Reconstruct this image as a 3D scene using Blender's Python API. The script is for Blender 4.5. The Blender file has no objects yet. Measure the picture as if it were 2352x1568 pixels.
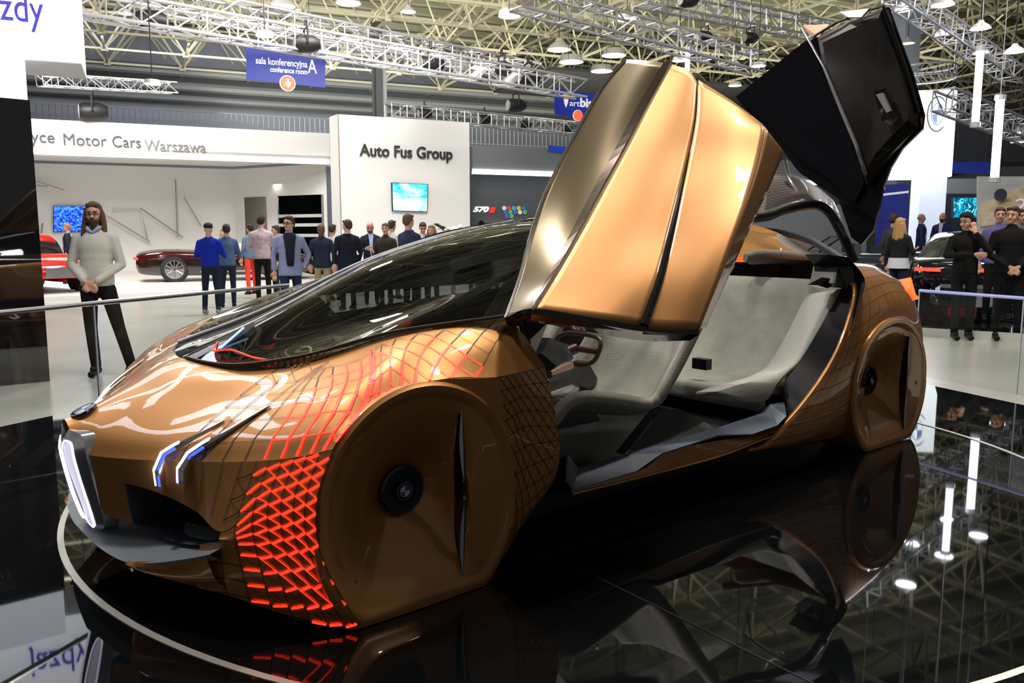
import bpy, bmesh, math, random
import numpy as np
from mathutils import Vector, Matrix
random.seed(7)
SC = bpy.context.scene
COL = SC.collection
R = math.radians
# ------------------------------------------------------------------ camera
F_PX, PITCH, EYE = 1898.0, R(7.33), 1.22          # focal length in pixels of a 2352 px wide frame
cd = bpy.data.cameras.new('camera')
cam = bpy.data.objects.new('camera', cd); COL.objects.link(cam)
cd.sensor_width = 36.0
cd.lens = F_PX / 2352.0 * 36.0
cd.clip_end = 400
cam.location = (0, 0, EYE)
cam.rotation_euler = (R(90) - PITCH, 0, 0)
SC.camera = cam
SC.view_settings.view_transform = 'Standard'
SC.view_settings.look = 'None'
SC.view_settings.gamma = 1.0
SC.view_settings.use_curve_mapping = False
SC.view_settings.exposure = 0.35
# ------------------------------------------------------------------ world: the dim air of the hall behind the camera
W = bpy.data.worlds.new('hall_air'); SC.world = W
W.use_nodes = True
W.node_tree.nodes['Background'].inputs[0].default_value = (0.62, 0.62, 0.58, 1)
W.node_tree.nodes['Background'].inputs[1].default_value = 0.10

def area(name, loc, target, size, power, col=(1, 1, 1), size_y=None, spread=180):
    l = bpy.data.lights.new(name, 'AREA'); l.energy = power; l.color = col
    l.shape = 'RECTANGLE'; l.size = size; l.size_y = size_y or size; l.spread = R(spread)
    o = bpy.data.objects.new(name, l); COL.objects.link(o)
    o.location = loc
    d = Vector(target) - Vector(loc)
    o.rotation_euler = d.to_track_quat('-Z', 'Y').to_euler()
    return o
WARM = (1.0, 0.90, 0.74)
area('stand_floodlight', (-1.4, 6.2, 6.8), (-0.4, 4.0, 0.6), .45, 180, (1, .95, .86))
area('stand_floodlight', (1.6, 6.6, 6.8), (0.8, 4.4, 0.6), .45, 155, (1, .95, .86))
area('stand_floodlight', (-2.6, 3.2, 6.6), (-0.9, 3.2, 0.6), .45, 150, (1, .95, .88))
area('stand_floodlight', (2.9, 4.9, 7.0), (1.3, 4.4, 1.0), .45, 125, (1, .93, .82))
area('hall_flood', (-12, 21, 8.6), (-12, 27, 0), 3, 1250, (1, .97, .92))
area('hall_flood', (-2, 18, 8.6), (-3, 26, 0), 3, 900, (1, .97, .92))
area('hall_flood', (-7, 10, 8.4), (-6, 14, 0), .8, 420, (1, .97, .92))
area('hall_flood', (-5, 17, 8.4), (-5, 15, 0), .8, 320, (1, .97, .92))
area('hall_flood', (9, 15, 8.0), (8, 18, 0), 3, 260, (.95, .96, 1))
area('hall_flood', (7.5, 9.5, 7), (7.8, 11.0, 0), .8, 330, (1, .95, .88))
area('roof_fill', (3, 40, 7.2), (3, 42, 12), 34, 1700, (1, .98, .78), 14)  # unseen up-facing fills added to brighten the roof
area('roof_fill', (0, 27, 7.6), (0, 30, 12), 30, 700, (1, .97, .76), 8)
area('wall_fill', (-10, 36, 9.0), (-14, 46, 7), 16, 420, (.9, .93, 1), 1)  # unseen fill added to lift the back wall

# ------------------------------------------------------------------ pixel <-> place
cp, sp = math.cos(PITCH), math.sin(PITCH)
FW = np.array([0, cp, -sp]); UP = np.array([0, sp, cp]); CAM = np.array([0, 0, EYE])
def ray(px, py): return FW + np.array([(px - 1176) / F_PX, 0, 0]) + UP * (-(py - 784) / F_PX)
def at(px, py, y):                                # on the vertical plane Y = y
    d = ray(px, py); return CAM + d * (y / d[1])
def on(px, py, z=0.0):                            # on the level plane Z = z
    d = ray(px, py); return CAM + d * ((z - EYE) / d[2])
FLOOR = -0.28
# the car's own frame: origin on the stage under its rear axle, x forward, y to its left
_A, _B = on(1990, 1040), on(830, 1445)
CF = (_B - _A) / np.linalg.norm(_B - _A); CL = np.array([-CF[1], CF[0], 0.0])
CO = _A - CL * 0.98
CAR_ROT = math.atan2(CF[1], CF[0])
CC = np.array([(CAM - CO) @ CF, (CAM - CO) @ CL, EYE])
def Y(px, py, y):                                 # pixel -> car frame, on the plane y
    d = ray(px, py); t = (y - CC[1]) / (d @ CL); p = CAM + d * t - CO
    return (float(p @ CF), float(y), float(p[2]))
def X(px, py, x):
    d = ray(px, py); t = (x - CC[0]) / (d @ CF); p = CAM + d * t - CO
    return (float(x), float(p @ CL), float(p[2]))
def Zl(px, py, z):
    p = on(px, py, z) - CO; return (float(p @ CF), float(p @ CL), float(z))
def G(q): return CO + CF * q[0] + CL * q[1] + np.array([0, 0, q[2]])

# ------------------------------------------------------------------ materials
def mat(name, col, rough=0.5, metal=0.0, coat=0.0, emit=None, es=1.0, spec=None, trans=0.0, alpha=1.0, noise=None, bump=None):
    m = bpy.data.materials.new(name); m.use_nodes = True
    nt = m.node_tree; b = nt.nodes['Principled BSDF']
    b.inputs['Base Color'].default_value = (*col, 1)
    b.inputs['Roughness'].default_value = rough
    b.inputs['Metallic'].default_value = metal
    b.inputs['Coat Weight'].default_value = coat
    b.inputs['Coat Roughness'].default_value = 0.02
    if spec is not None: b.inputs['Specular IOR Level'].default_value = spec
    if trans: b.inputs['Transmission Weight'].default_value = trans
    if alpha < 1: b.inputs['Alpha'].default_value = alpha
    if emit is not None:
        b.inputs['Emission Color'].default_value = (*emit, 1); b.inputs['Emission Strength'].default_value = es
    tc = None
    if noise:                                      # (scale, amount) mottled colour
        tc = nt.nodes.new('ShaderNodeTexCoord'); n = nt.nodes.new('ShaderNodeTexNoise'); n.inputs['Scale'].default_value = noise[0]
        n.inputs['Detail'].default_value = 6
        r = nt.nodes.new('ShaderNodeValToRGB'); a = noise[1]
        r.color_ramp.elements[0].position = .3; r.color_ramp.elements[1].position = .7
        r.color_ramp.elements[0].color = (*[c * (1 - a) for c in col], 1); r.color_ramp.elements[1].color = (*[min(1, c * (1 + a)) for c in col], 1)
        nt.links.new(tc.outputs['Object'], n.inputs['Vector']); nt.links.new(n.outputs['Fac'], r.inputs['Fac']); nt.links.new(r.outputs['Color'], b.inputs['Base Color'])
    if bump:                                       # (scale, strength)
        tc = tc or nt.nodes.new('ShaderNodeTexCoord'); n = nt.nodes.new('ShaderNodeTexNoise'); n.inputs['Scale'].default_value = bump[0]
        bp = nt.nodes.new('ShaderNodeBump'); bp.inputs['Strength'].default_value = bump[1]; bp.inputs['Distance'].default_value = .01
        nt.links.new(tc.outputs['Object'], n.inputs['Vector']); nt.links.new(n.outputs['Fac'], bp.inputs['Height']); nt.links.new(bp.outputs['Normal'], b.inputs['Normal'])
    return m
def glass(name, tint, clear, rough=0.0, ior=1.45, gloss=(1, 1, 1)):      # thin glass: part see-through, part mirror by angle
    m = bpy.data.materials.new(name); m.use_nodes = True; nt = m.node_tree
    nt.nodes.remove(nt.nodes['Principled BSDF']); out = nt.nodes['Material Output']
    t = nt.nodes.new('ShaderNodeBsdfTransparent'); t.inputs[0].default_value = (*[c * clear for c in tint], 1)
    g = nt.nodes.new('ShaderNodeBsdfGlossy'); g.inputs['Color'].default_value = (*gloss, 1); g.inputs['Roughness'].default_value = rough
    f = nt.nodes.new('ShaderNodeFresnel'); f.inputs[0].default_value = ior
    x = nt.nodes.new('ShaderNodeMixShader')
    nt.links.new(f.outputs[0], x.inputs[0]); nt.links.new(t.outputs[0], x.inputs[1]); nt.links.new(g.outputs[0], x.inputs[2]); nt.links.new(x.outputs[0], out.inputs[0])
    return m
_mc = {}
def M(name, *a, **k):
    if name not in _mc: _mc[name] = mat(name, *a, **k)
    return _mc[name]
def srgb(r, g, b):
    f = lambda c: (c / 255 / 12.92) if c / 255 < .04045 else ((c / 255 + .055) / 1.055) ** 2.4
    return (f(r), f(g), f(b))

# ------------------------------------------------------------------ mesh helpers
class MB:
    def __init__(s): s.v = []; s.f = []; s.m = []
    def add(s, v, f, m=0):
        o = len(s.v); s.v += [tuple(float(c) for c in p) for p in v]; s.f += [tuple(i + o for i in q) for q in f]; s.m += [m] * len(f)
    def box(s, c, d, m=0, rz=0.0, top=None):       # centre, full size
        hx, hy, hz = d[0] / 2, d[1] / 2, d[2] / 2; tx, ty = top or (1, 1); ca, sa = math.cos(rz), math.sin(rz); v = []
        for z in (-1, 1):
            kx, ky = (tx, ty) if z > 0 else (1, 1)
            for x, y in ((-1, -1), (1, -1), (1, 1), (-1, 1)):
                a, b = x * hx * kx, y * hy * ky; v.append((c[0] + a * ca - b * sa, c[1] + a * sa + b * ca, c[2] + z * hz))
        s.add(v, [(3, 2, 1, 0), (4, 5, 6, 7), (0, 1, 5, 4), (1, 2, 6, 5), (2, 3, 7, 6), (3, 0, 4, 7)], m)
    def tube(s, pts, r, n=8, m=0, cap=True, flat=1.0):
        P = [Vector(p) for p in pts]; rr = r if hasattr(r, '__len__') else [r] * len(P); v = []; f = []; up = None
        for i, p in enumerate(P):
            t = (P[min(i + 1, len(P) - 1)] - P[max(i - 1, 0)])
            if t.length < 1e-9: t = Vector((0, 0, 1))
            t.normalize()
            if up is None: up = t.orthogonal().normalized()
            a = (up - t * up.dot(t))
            a = a.normalized() if a.length > 1e-6 else t.orthogonal().normalized()
            up = a; b = t.cross(a)
            for k in range(n):
                an = 2 * math.pi * k / n; q = p + (a * math.cos(an) + b * math.sin(an) * flat) * rr[i]; v.append(q)
        for i in range(len(P) - 1):
            for k in range(n): f.append((i * n + k, i * n + (k + 1) % n, (i + 1) * n + (k + 1) % n, (i + 1) * n + k))
        if cap: f.append(tuple(range(n))[::-1]); f.append(tuple((len(P) - 1) * n + k for k in range(n)))
        s.add(v, f, m)
    def ell(s, c, r, m=0, nu=14, nv=9, rot=None):  # ellipsoid
        v = []; f = []; q = rot or Matrix.Identity(3)
        r = r if hasattr(r, '__len__') else (r, r, r)
        for j in range(nv + 1):
            ph = math.pi * j / nv
            for i in range(nu):
                th = 2 * math.pi * i / nu
                v.append(Vector(c) + q @ Vector((r[0] * math.sin(ph) * math.cos(th), r[1] * math.sin(ph) * math.sin(th), r[2] * math.cos(ph))))
        for j in range(nv):
            for i in range(nu): f.append((j * nu + i, (j + 1) * nu + i, (j + 1) * nu + (i + 1) % nu, j * nu + (i + 1) % nu))
        s.add(v, f, m)
    def cap(s, a, b, ra, rb, m=0, n=10):           # tapered capsule
        s.tube([a, b], [ra, rb], n, m); s.ell(a, ra, m, n, 6); s.ell(b, rb, m, n, 6)
    def grid(s, P, m=0, skip=None, wrap=False):    # P[i][j] points
        nu, nv = len(P), len(P[0]); v = [p for row in P for p in row]; f = []
        for i in range(nu - 1):
            for j in range(nv if wrap else nv - 1):
                if skip and skip(i, j): continue
                k = (j + 1) % nv
                f.append((i * nv + j, i * nv + k, (i + 1) * nv + k, (i + 1) * nv + j))
        s.add(v, f, m)
    def lathe(s, prof, c=(0, 0, 0), n=24, m=0):    # (radius, z) about z
        P = [[(c[0] + r * math.cos(2 * math.pi * k / n), c[1] + r * math.sin(2 * math.pi * k / n), c[2] + z) for k in range(n)] for r, z in prof]
        s.grid(P, m, wrap=True)
    def prism(s, poly, d, m=0):                    # 3-D polygon extruded by vector d
        n = len(poly); v = [tuple(p) for p in poly] + [tuple(np.array(p, float) + np.array(d, float)) for p in poly]
        s.add(v, [tuple(range(n))[::-1], tuple(range(n, 2 * n))] + [(i, (i + 1) % n, n + (i + 1) % n, n + i) for i in range(n)], m)
    def build(s, name, mats, parent=None, smooth=False, sharp=None, solid=0, offset=-1, fix=True):
        me = bpy.data.meshes.new(name); me.from_pydata(s.v, [], s.f)
        for mt in (mats if isinstance(mats, (list, tuple)) else [mats]): me.materials.append(mt)
        me.polygons.foreach_set('material_index', s.m)
        if fix:
            bm = bmesh.new(); bm.from_mesh(me); bmesh.ops.remove_doubles(bm, verts=bm.verts, dist=1e-5); bmesh.ops.recalc_face_normals(bm, faces=bm.faces); bm.to_mesh(me); bm.free()
        if smooth:
            me.polygons.foreach_set('use_smooth', [True] * len(me.polygons))
            me.set_sharp_from_angle(angle=R(sharp or 40))
        me.update()
        o = bpy.data.objects.new(name, me); COL.objects.link(o)
        if parent is not None: o.parent = parent
        if solid:
            md = o.modifiers.new('thickness', 'SOLIDIFY'); md.thickness = solid; md.offset = offset
        return o
def cr(P, t):                                      # Catmull-Rom along a list at parameter t (0..n-1)
    P = np.asarray(P, float); n = len(P)
    if n == 2: return P[0] * (1 - t) + P[1] * t
    i = int(min(max(math.floor(t), 0), n - 2)); u = t - i
    p1, p2 = P[i], P[i + 1]; p0 = P[i - 1] if i > 0 else 2 * p1 - p2; p3 = P[i + 2] if i + 2 < n else 2 * p2 - p1
    return .5 * ((2 * p1) + (-p0 + p2) * u + (2 * p0 - 5 * p1 + 4 * p2 - p3) * u * u + (-p0 + 3 * p1 - 3 * p2 + p3) * u ** 3)
class Net:                                         # tensor surface through a control net
    def __init__(s, N): s.N = np.asarray(N, float); s.nu, s.nv = s.N.shape[0] - 1, s.N.shape[1] - 1
    def __call__(s, u, v): return cr([cr(row, v) for row in s.N], u)
    def nrm(s, u, v, e=.03):
        a = s(min(u + e, s.nu), v) - s(max(u - e, 0), v); b = s(u, min(v + e, s.nv)) - s(u, max(v - e, 0)); n = np.cross(a, b)
        return n / (np.linalg.norm(n) + 1e-12)
    def pts(s, k=6, l=None):
        l = l or k
        return [[s(i / k, j / l) for j in range(s.nv * l + 1)] for i in range(s.nu * k + 1)]
def curve(P, k=8):
    return [tuple(cr(P, i / k)) for i in range((len(P) - 1) * k + 1)]
def mir(P): return [(p[0], -p[1], p[2]) for p in P]
def thing(name, label, cat, loc=(0, 0, 0), rz=0.0, group=None):
    o = bpy.data.objects.new(name, None); COL.objects.link(o); o.location = tuple(float(c) for c in loc); o.rotation_euler = (0, 0, rz); o.empty_display_size = .1
    o['label'] = label; o['category'] = cat
    if group: o['group'] = group
    return o
def tag(o, label, cat, group=None):
    o['label'] = label; o['category'] = cat
    if group: o['group'] = group
    return o
def struct(o): o['kind'] = 'structure'; return o
def text(name, body, size, loc, rot, m, parent=None, ext=.01, xs=1.0, bold=0.0, shear=0, align='LEFT'):
    c = bpy.data.curves.new(name, 'FONT'); c.body = body; c.size = size; c.extrude = ext; c.offset = bold; c.shear = shear; c.align_x = align
    o = bpy.data.objects.new(name, c); COL.objects.link(o); c.materials.append(m)
    o.location = tuple(float(v) for v in loc); o.rotation_euler = rot; o.scale = (xs, 1, 1)
    if parent is not None: o.parent = parent
    return o
# ================================================================== the concept car
copper = mat('copper_paint', (0.53, 0.235, 0.064), rough=.42, metal=.5, coat=1.0)
copper2 = copper
black = mat('black_trim', (0.008, 0.008, 0.009), rough=.35)
gloss_black = mat('gloss_black', (0.006, 0.006, 0.008), rough=.06, coat=.6)
slate = mat('slate_trim', (0.075, 0.10, 0.15), rough=.5)
chrome = mat('chrome', (.85, .86, .9), rough=.12, metal=1)
redglow = mat('red_glow', (.6, .03, .01), rough=.4, emit=(1, .035, .012), es=1.5)
redfelt = mat('red_flap', (.55, .02, .01), rough=.45)
seam = mat('dark_seam', (.035, .018, .008), rough=.5)
fabric = mat('grey_felt', (.30, .285, .25), rough=.85, noise=(9, .12), bump=(90, .25))
fabric2 = mat('pale_felt', (.42, .395, .36), rough=.8, bump=(90, .15))
darkfelt = mat('brown_felt', (.24, .20, .18), rough=.85, bump=(90, .15))
carglass = glass('tinted_glass', (.50, .56, .54), .30, ior=1.5, gloss=(.8, .8, .8))
whiteled = mat('white_led', (.8, .8, .9), emit=(.80, .84, 1.0), es=5)
blueled = mat('blue_led', (.05, .08, .5), emit=(.06, .12, .9), es=1.2)
emb_b = mat('badge_blue', (.02, .12, .5), rough=.2, coat=1); emb_w = mat('badge_white', (.8, .8, .82), rough=.2, coat=1)

car = thing('concept_car', 'copper and gold concept car with raised wing doors and covered wheels on the black turntable', 'car', CO, CAR_ROT)

def halfnet(rows):                                 # rows of (x,y,z) from centre out -> full width
    return [[(p[0], -p[1], p[2]) for p in r[::-1] if p[1] > 1e-6] + list(r) for r in rows]
HOOD = [
 [(3.835, 0, .588), (3.80, .15, .483), (3.67, .40, .495), (3.57, .60, .514), (3.475, .79, .54), (3.40, .91, .565), (3.33, .98, .59)],
 [(3.77, 0, .605), (3.735, .16, .56), (3.615, .38, .565), (3.515, .59, .585), (3.42, .77, .613), (3.35, .895, .633), (3.28, .972, .64)],
 [(3.60, 0, .678), (3.57, .17, .667), (3.47, .37, .66), (3.37, .57, .683), (3.29, .75, .708), (3.24, .88, .72), (3.19, .968, .69)],
 [(3.41, 0, .757), (3.39, .18, .752), (3.31, .37, .752), (3.21, .56, .768), (3.14, .735, .785), (3.10, .87, .785), (3.07, .965, .735)],
 [(3.10, 0, .77), (3.10, .18, .77), (3.08, .38, .785), (3.02, .60, .835), (2.97, .73, .858), (2.95, .86, .828), (2.93, .965, .752)],
 [(2.78, 0, .79), (2.78, .2, .79), (2.77, .42, .81), (2.75, .64, .885), (2.73, .775, .898), (2.72, .88, .842), (2.70, .97, .735)],
 [(2.52, 0, .80), (2.52, .22, .80), (2.51, .45, .82), (2.50, .66, .90), (2.49, .79, .905), (2.47, .87, .845), (2.45, .955, .743)],
]
HN = Net(HOOD)                                     # left half, u rearwards, v outwards
full = Net(halfnet(HOOD))
mb = MB(); mb.grid(full.pts(6)); nw = 12 * 6
for k in range(len(mb.f)):
    u_, v_ = (k // nw + .5) / 6, abs((k % nw + .5) / 6 - 6)
    if u_ > 3.0 and v_ < 2.6 + .25 * min(u_ - 3, 2): mb.m[k] = 1
mb.build('bonnet', [copper, M('cowl', (.035, .037, .034), rough=.45)], car, smooth=True, sharp=50)
mb = MB()
for i in range(60):
    for j in range(12):
        u_ = 3.08 + i * .048; v_ = 2.75 - j * .125 + (.06 if i % 2 else 0) + .25 * min(u_ - 3, 2); rr_ = .0135 * (1 - j / 12.5) * min(1, .5 + (i / 30))
        if v_ < 0 or u_ > 5.9: continue
        for s in (1, -1):
            p_ = HN(u_, v_); n_ = HN.nrm(u_, v_); n_ = n_ if n_[2] > 0 else -n_; a_ = np.cross(n_, [1, 0, 0]); a_ /= np.linalg.norm(a_); b_ = np.cross(n_, a_); p_ = p_ + n_ * .004
            mb.add([(q_[0], q_[1] * s, q_[2]) for q_ in [p_ + (a_ * math.cos(t_ * math.pi / 3) + b_ * math.sin(t_ * math.pi / 3)) * rr_ for t_ in range(6)]], [(0, 1, 2, 3, 4, 5)])
mb.build('hexagon_fade', copper, car, fix=False)
# front fascia
FAS = [
 [(3.80, .15, .483), (3.745, .27, .489), (3.66, .42, .497), (3.585, .58, .512), (3.505, .74, .532), (3.45, .84, .548), (3.395, .92, .565), (3.33, .985, .59)],
 [(3.785, .15, .40), (3.725, .27, .40), (3.655, .42, .385), (3.60, .58, .355), (3.575, .72, .322), (3.50, .83, .40), (3.44, .915, .425), (3.385, .985, .45)],
 [(3.765, .15, .27), (3.705, .27, .255), (3.655, .42, .235), (3.62, .58, .25), (3.585, .73, .288), (3.49, .83, .26), (3.425, .915, .265), (3.375, .985, .27)],
 [(3.76, .15, .19), (3.76, .27, .18), (3.765, .42, .17), (3.66, .58, .135), (3.555, .70, .105), (3.44, .82, .055), (3.35, .92, .03), (3.25, .985, .0)],
]
FN = Net(FAS)
def hole(i, j, k=6):                               # the air intake
    u, v = (i + .5) / k, (j + .5) / k
    return 1 < u < 2 and 1 < v < 4.0 or (u > 2 and v < 3.4)
for sgn, nm in ((1, 'front_bumper'), (-1, 'front_bumper')):
    P = FN.pts(6)
    if sgn < 0: P = [mir(r) for r in P]
    mb = MB(); mb.grid(P, 0, hole); mb.build(nm, copper, car, smooth=True, sharp=45)
    # intake duct, dark, set back
    q = lambda p, d: (p[0] - d, p[1] * sgn, p[2])
    ring = [FN(1, v / 4) for v in range(4, 17)] + [FN(2, v / 4) for v in range(16, 3, -1)]
    mb = MB(); mb.grid([[q(p, 0) for p in ring], [(min(p[0] - .02, 3.56), p[1] * sgn, p[2]) for p in ring], [(3.40, p[1] * sgn * .9, p[2]) for p in ring]], wrap=True)
    mb.add([(3.40, p[1] * sgn * .9, p[2]) for p in ring], [tuple(range(len(ring)))])
    mb.build('air_intake', M('intake', (.022, .026, .04), rough=.6), car)
# splitter plate
sp_out = [(3.81, 0, .185), (3.80, .14, .172), (3.785, .27, .168), (3.765, .40, .176), (3.72, .54, .205), (3.66, .66, .240), (3.62, .735, .265)]
sp_in = [(3.57, 0, .225), (3.57, .14, .228), (3.56, .28, .238), (3.54, .40, .25), (3.50, .55, .262), (3.50, .66, .275), (3.52, .72, .29)]
o_ = curve(sp_out, 4); i_ = curve(sp_in, 4)
o2 = mir(o_[::-1])[:-1] + o_; i2 = mir(i_[::-1])[:-1] + i_
mb = MB(); mb.grid([[(p[0], p[1], p[2] - .022) for p in i2], [(p[0] - .03, p[1], p[2] - .022) for p in o2], o2, i2])
mb.build('splitter', mat('grey_splitter', (.20, .22, .24), rough=.45), car, smooth=True, sharp=30)
# lip under the splitter and belly
lt_ = [(3.72, .25, .15), Y(300, 1288, .42), Y(385, 1285, .56), Y(474, 1280, .715)]; lb_ = [(3.70, .25, .12), Y(303, 1304, .42), Y(400, 1334, .57), Y(524, 1360, .70)]
lu_ = [(3.4, .25, .06), (3.4, .42, .06), (3.36, .57, .05), (3.3, .70, .04)]
for s in (1, -1):
    mb = MB(); g_ = [[tuple(np.array(q) * [1, s, 1]) for q in curve(r_, 6)] for r_ in (lt_, [tuple((np.array(a_) + np.array(b_)) / 2 + [.012, 0, 0]) for a_, b_ in zip(lt_, lb_)], lb_, lu_)]
    mb.grid(g_); mb.build('front_lip', copper, car, smooth=True, sharp=60)
mb = MB(); mb.box((1.5, 0, .13), (3.7, 1.46, .10)); mb.build('underbody', black, car)

# kidney grille
KO = [(162, 985, .05), (194, 1002, .13), (204, 1053, .15), (222, 1119, .145), (244, 1206, .12), (222, 1208, .05), (199, 1180, .02), (174, 1117, .012), (152, 1033, .008), (152, 1003, .012)]
KI = [(161, 1009, .03), (175, 1016, .07), (182, 1050, .085), (197, 1102, .09), (228, 1198, .072), (221, 1203, .055), (203, 1175, .035), (180, 1117, .03), (159, 1045, .025), (156, 1020, .022)]
grl = mat('grille_light', (.6, .6, .68), rough=.3, emit=(.80, .76, .92), es=.5)
for s in (1, -1):
    po = [Y(*b) for b in KO]; pi_ = [Y(*b) for b in KI]
    po = [(p[0] + .006, p[1] * s, p[2]) for p in po]; pi_ = [(p[0] + .016, p[1] * s, p[2]) for p in pi_]
    oo, ii = curve(po + po[:1], 4), curve(pi_ + pi_[:1], 4)
    mb = MB(); mb.grid([[(p[0] - .05, p[1], p[2]) for p in oo], oo, ii, [(p[0] - .012, p[1], p[2]) for p in ii]])
    kf = mb.build('kidney_grille', mat('violet_chrome', (.80, .80, .92), rough=.16, metal=.9), car, smooth=True, sharp=35)
    c = tuple(np.mean(np.array(ii), 0) - np.array([.012, 0, 0])); mb = MB()
    q = [(p[0] - .010, p[1], p[2]) for p in ii[:-1]]
    mb.add([c] + q, [(0, k + 1, (k + 1) % len(q) + 1) for k in range(len(q))])
    mb.build('grille_panel', grl, kf)
    mb = MB(); mb.tube([(p[0] + .002, p[1], p[2]) for p in ii], .0025, 6, cap=False); mb.build('grille_outline', mat('outline_light', (.8, .8, .9), emit=(.9, .85, 1), es=1.2), kf, smooth=True)

# badges
def badge(parent, c, n, r, ext=.006):
    n = Vector(n).normalized(); a = Vector((0, 0, 1)).cross(n)
    a = a.normalized() if a.length > .01 else Vector((0, 1, 0)); b = n.cross(a)
    c = Vector(c); mb = MB()
    def pt(rr, t, h): return c + (a * math.cos(t) + b * math.sin(t)) * rr + n * h
    N = 32
    mb.grid([[pt(rr, 2 * math.pi * k / N, h) for k in range(N)] for rr, h in ((r, 0), (r, ext), (r * .93, ext * 1.2), (r * .66, ext * 1.2))], 0, wrap=True)
    for k in range(N):
        q = int(k // (N / 4)) % 2
        mb.add([pt(0, 0, ext * 1.15), pt(r * .66, 2 * math.pi * k / N, ext * 1.15), pt(r * .66, 2 * math.pi * (k + 1) / N, ext * 1.15)], [(0, 1, 2)], 1 + q)
    mb.grid([[pt(rr, 2 * math.pi * k / N, ext * 1.4) for k in range(N)] for rr in (r * .69, r * .64)], 3, wrap=True)
    mb.grid([[pt(rr, 2 * math.pi * k / N, ext * 1.4) for k in range(N)] for rr in (r * 1.0, r * .95)], 3, wrap=True)
    return mb.build('badge', [gloss_black, emb_b, emb_w, chrome], parent, fix=False)
pb = HN(1.0, 0.0); nb = HN.nrm(1.1, 0.1); nb = nb if nb[2] > 0 else -nb
badge(car, pb + nb * .004, (nb[0], 0, nb[2]), .045)

# headlight blades: two bent strips a side
def hoodpt(px, py):                                # the bonnet point that lies behind a pixel
    best = None
    for i in range(0, 61):
        for j in range(20, 61):
            u, v = i / 20, j / 10; p = G(HN(u, v)) - CAM; z = p @ FW; e = (1176 + F_PX * p[0] / z - px) ** 2 + (784 - F_PX * (p @ UP) / z - py) ** 2
            if best is None or e < best[0]: best = (e, u, v)
    return best[1:]
def blade(top, knee, low, w):
    u0, v0 = hoodpt(*top); u1, v1 = hoodpt(*knee)
    a = [HN(u0 + (u1 - u0) * t / 8, v0 + (v1 - v0) * t / 8) + np.array([0, 0, .006]) for t in range(9)]
    pl = Y(low[0], low[1], a[-1][1] + .005)
    pl = np.array(pl) + np.array([.012, 0, 0])
    return a, pl
for s in (1, -1):
    for top, knee, low, w in (((512, 968), (384, 1050), (380, 1114), .022), ((622, 938), (440, 1050), (432, 1108), .027)):
        a, pl = blade(top, knee, low, w)
        path = [tuple(p) for p in a] + [tuple(a[-1] * .5 + pl * .5 + np.array([.012, 0, 0])), tuple(pl)]
        path = [(p[0], p[1] * s, p[2]) for p in path]
        rr = [.004 + w * .55 * min(1, t / 6) for t in range(9)] + [w, w * .9]
        mb = MB(); mb.tube(path, rr, 8, flat=.7); hb = mb.build('headlight', chrome, car, smooth=True)
        mb = MB(); mb.tube([(p[0] + .006, p[1] - .006 * s, p[2] + .004) for p in path[5:]], [r * .75 for r in rr[5:]], 8, flat=.7); mb.build('light_strip', whiteled, hb, smooth=True)
        mb = MB(); mb.tube([(p[0] + .008, p[1] + .009 * s, p[2] + .002) for p in path[6:]], [r * .35 for r in rr[6:]], 6); mb.build('light_core', blueled, hb, smooth=True)

# side wall of the front fender
hj = lambda u: tuple(HN(u, 6))
SIDE = [[hj(0), (3.35, .965, .45), (3.34, .965, .25), (3.25, .965, .01)],
        [hj(2), (3.15, .955, .50), (3.15, .955, .25), (3.15, .955, .01)],
        [hj(4), (2.93, .945, .50), (2.93, .945, .25), (2.93, .945, .01)],
        [hj(5), (2.66, .965, .53), (2.66, .962, .26), (2.75, .955, .015)],
        [hj(5.5), (2.56, .965, .56), (2.54, .965, .29), (2.66, .95, .06)],
        [hj(6), (2.40, .965, .53), (2.40, .97, .345), (2.55, .95, .167)]]
SN = Net(SIDE)
for s in (1, -1):
    P = SN.pts(5)
    if s < 0: P = [mir(r) for r in P]
    mb = MB(); mb.grid(P, 0, lambda i, j: math.hypot(P[i][j][0] - 3.0, P[i][j][2] - .365) < .35 and math.hypot(P[i + 1][j + 1][0] - 3.0, P[i + 1][j + 1][2] - .365) < .35)
    edge = P[-1]
    mb.grid([edge, [(p[0] - .02, p[1] - .05 * s, p[2]) for p in edge], [(p[0] + .0, p[1] - .25 * s, p[2]) for p in edge]])
    mb.build('fender_side', copper, car, smooth=True, sharp=40)
for s in (1, -1):                                  # inner wheel-house, black
    for wx in (2.97, -.27):
        mb = MB(); mb.box((wx, .60 * s, .34), (.60, .22, .5)); mb.build('wheel_house', black, car)

# ---- the scale pattern: seams and glowing gaps laid on the surface
glowL = MB()
DC = (3.0, .36)
def strip(mb, S, a, b, w0, w1, lift, n=3, s=1):
    L, Rr = [], []
    for k in range(n + 1):
        t = k / n; u = a[0] + (b[0] - a[0]) * t; v = a[1] + (b[1] - a[1]) * t
        p = S(u, v); nn = S.nrm(u, v)
        if nn @ (np.array([CC[0], CC[1], CC[2]]) - p) < 0: nn = -nn
        d = S(min(u + (b[0] - a[0]) * .02, S.nu), min(v + (b[1] - a[1]) * .02, S.nv)) - p
        if np.linalg.norm(d) < 1e-9: d = p - S(max(u - (b[0] - a[0]) * .02, 0), max(v - (b[1] - a[1]) * .02, 0))
        t_ = np.cross(nn, d); t_ /= (np.linalg.norm(t_) + 1e-9); w = (w0 + (w1 - w0) * t) * .5
        L.append(p + t_ * w + nn * lift); Rr.append(p - t_ * w + nn * lift)
    L = [(q[0], q[1] * s, q[2]) for q in L]; Rr = [(q[0], q[1] * s, q[2]) for q in Rr]
    mb.grid([L, Rr])
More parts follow.
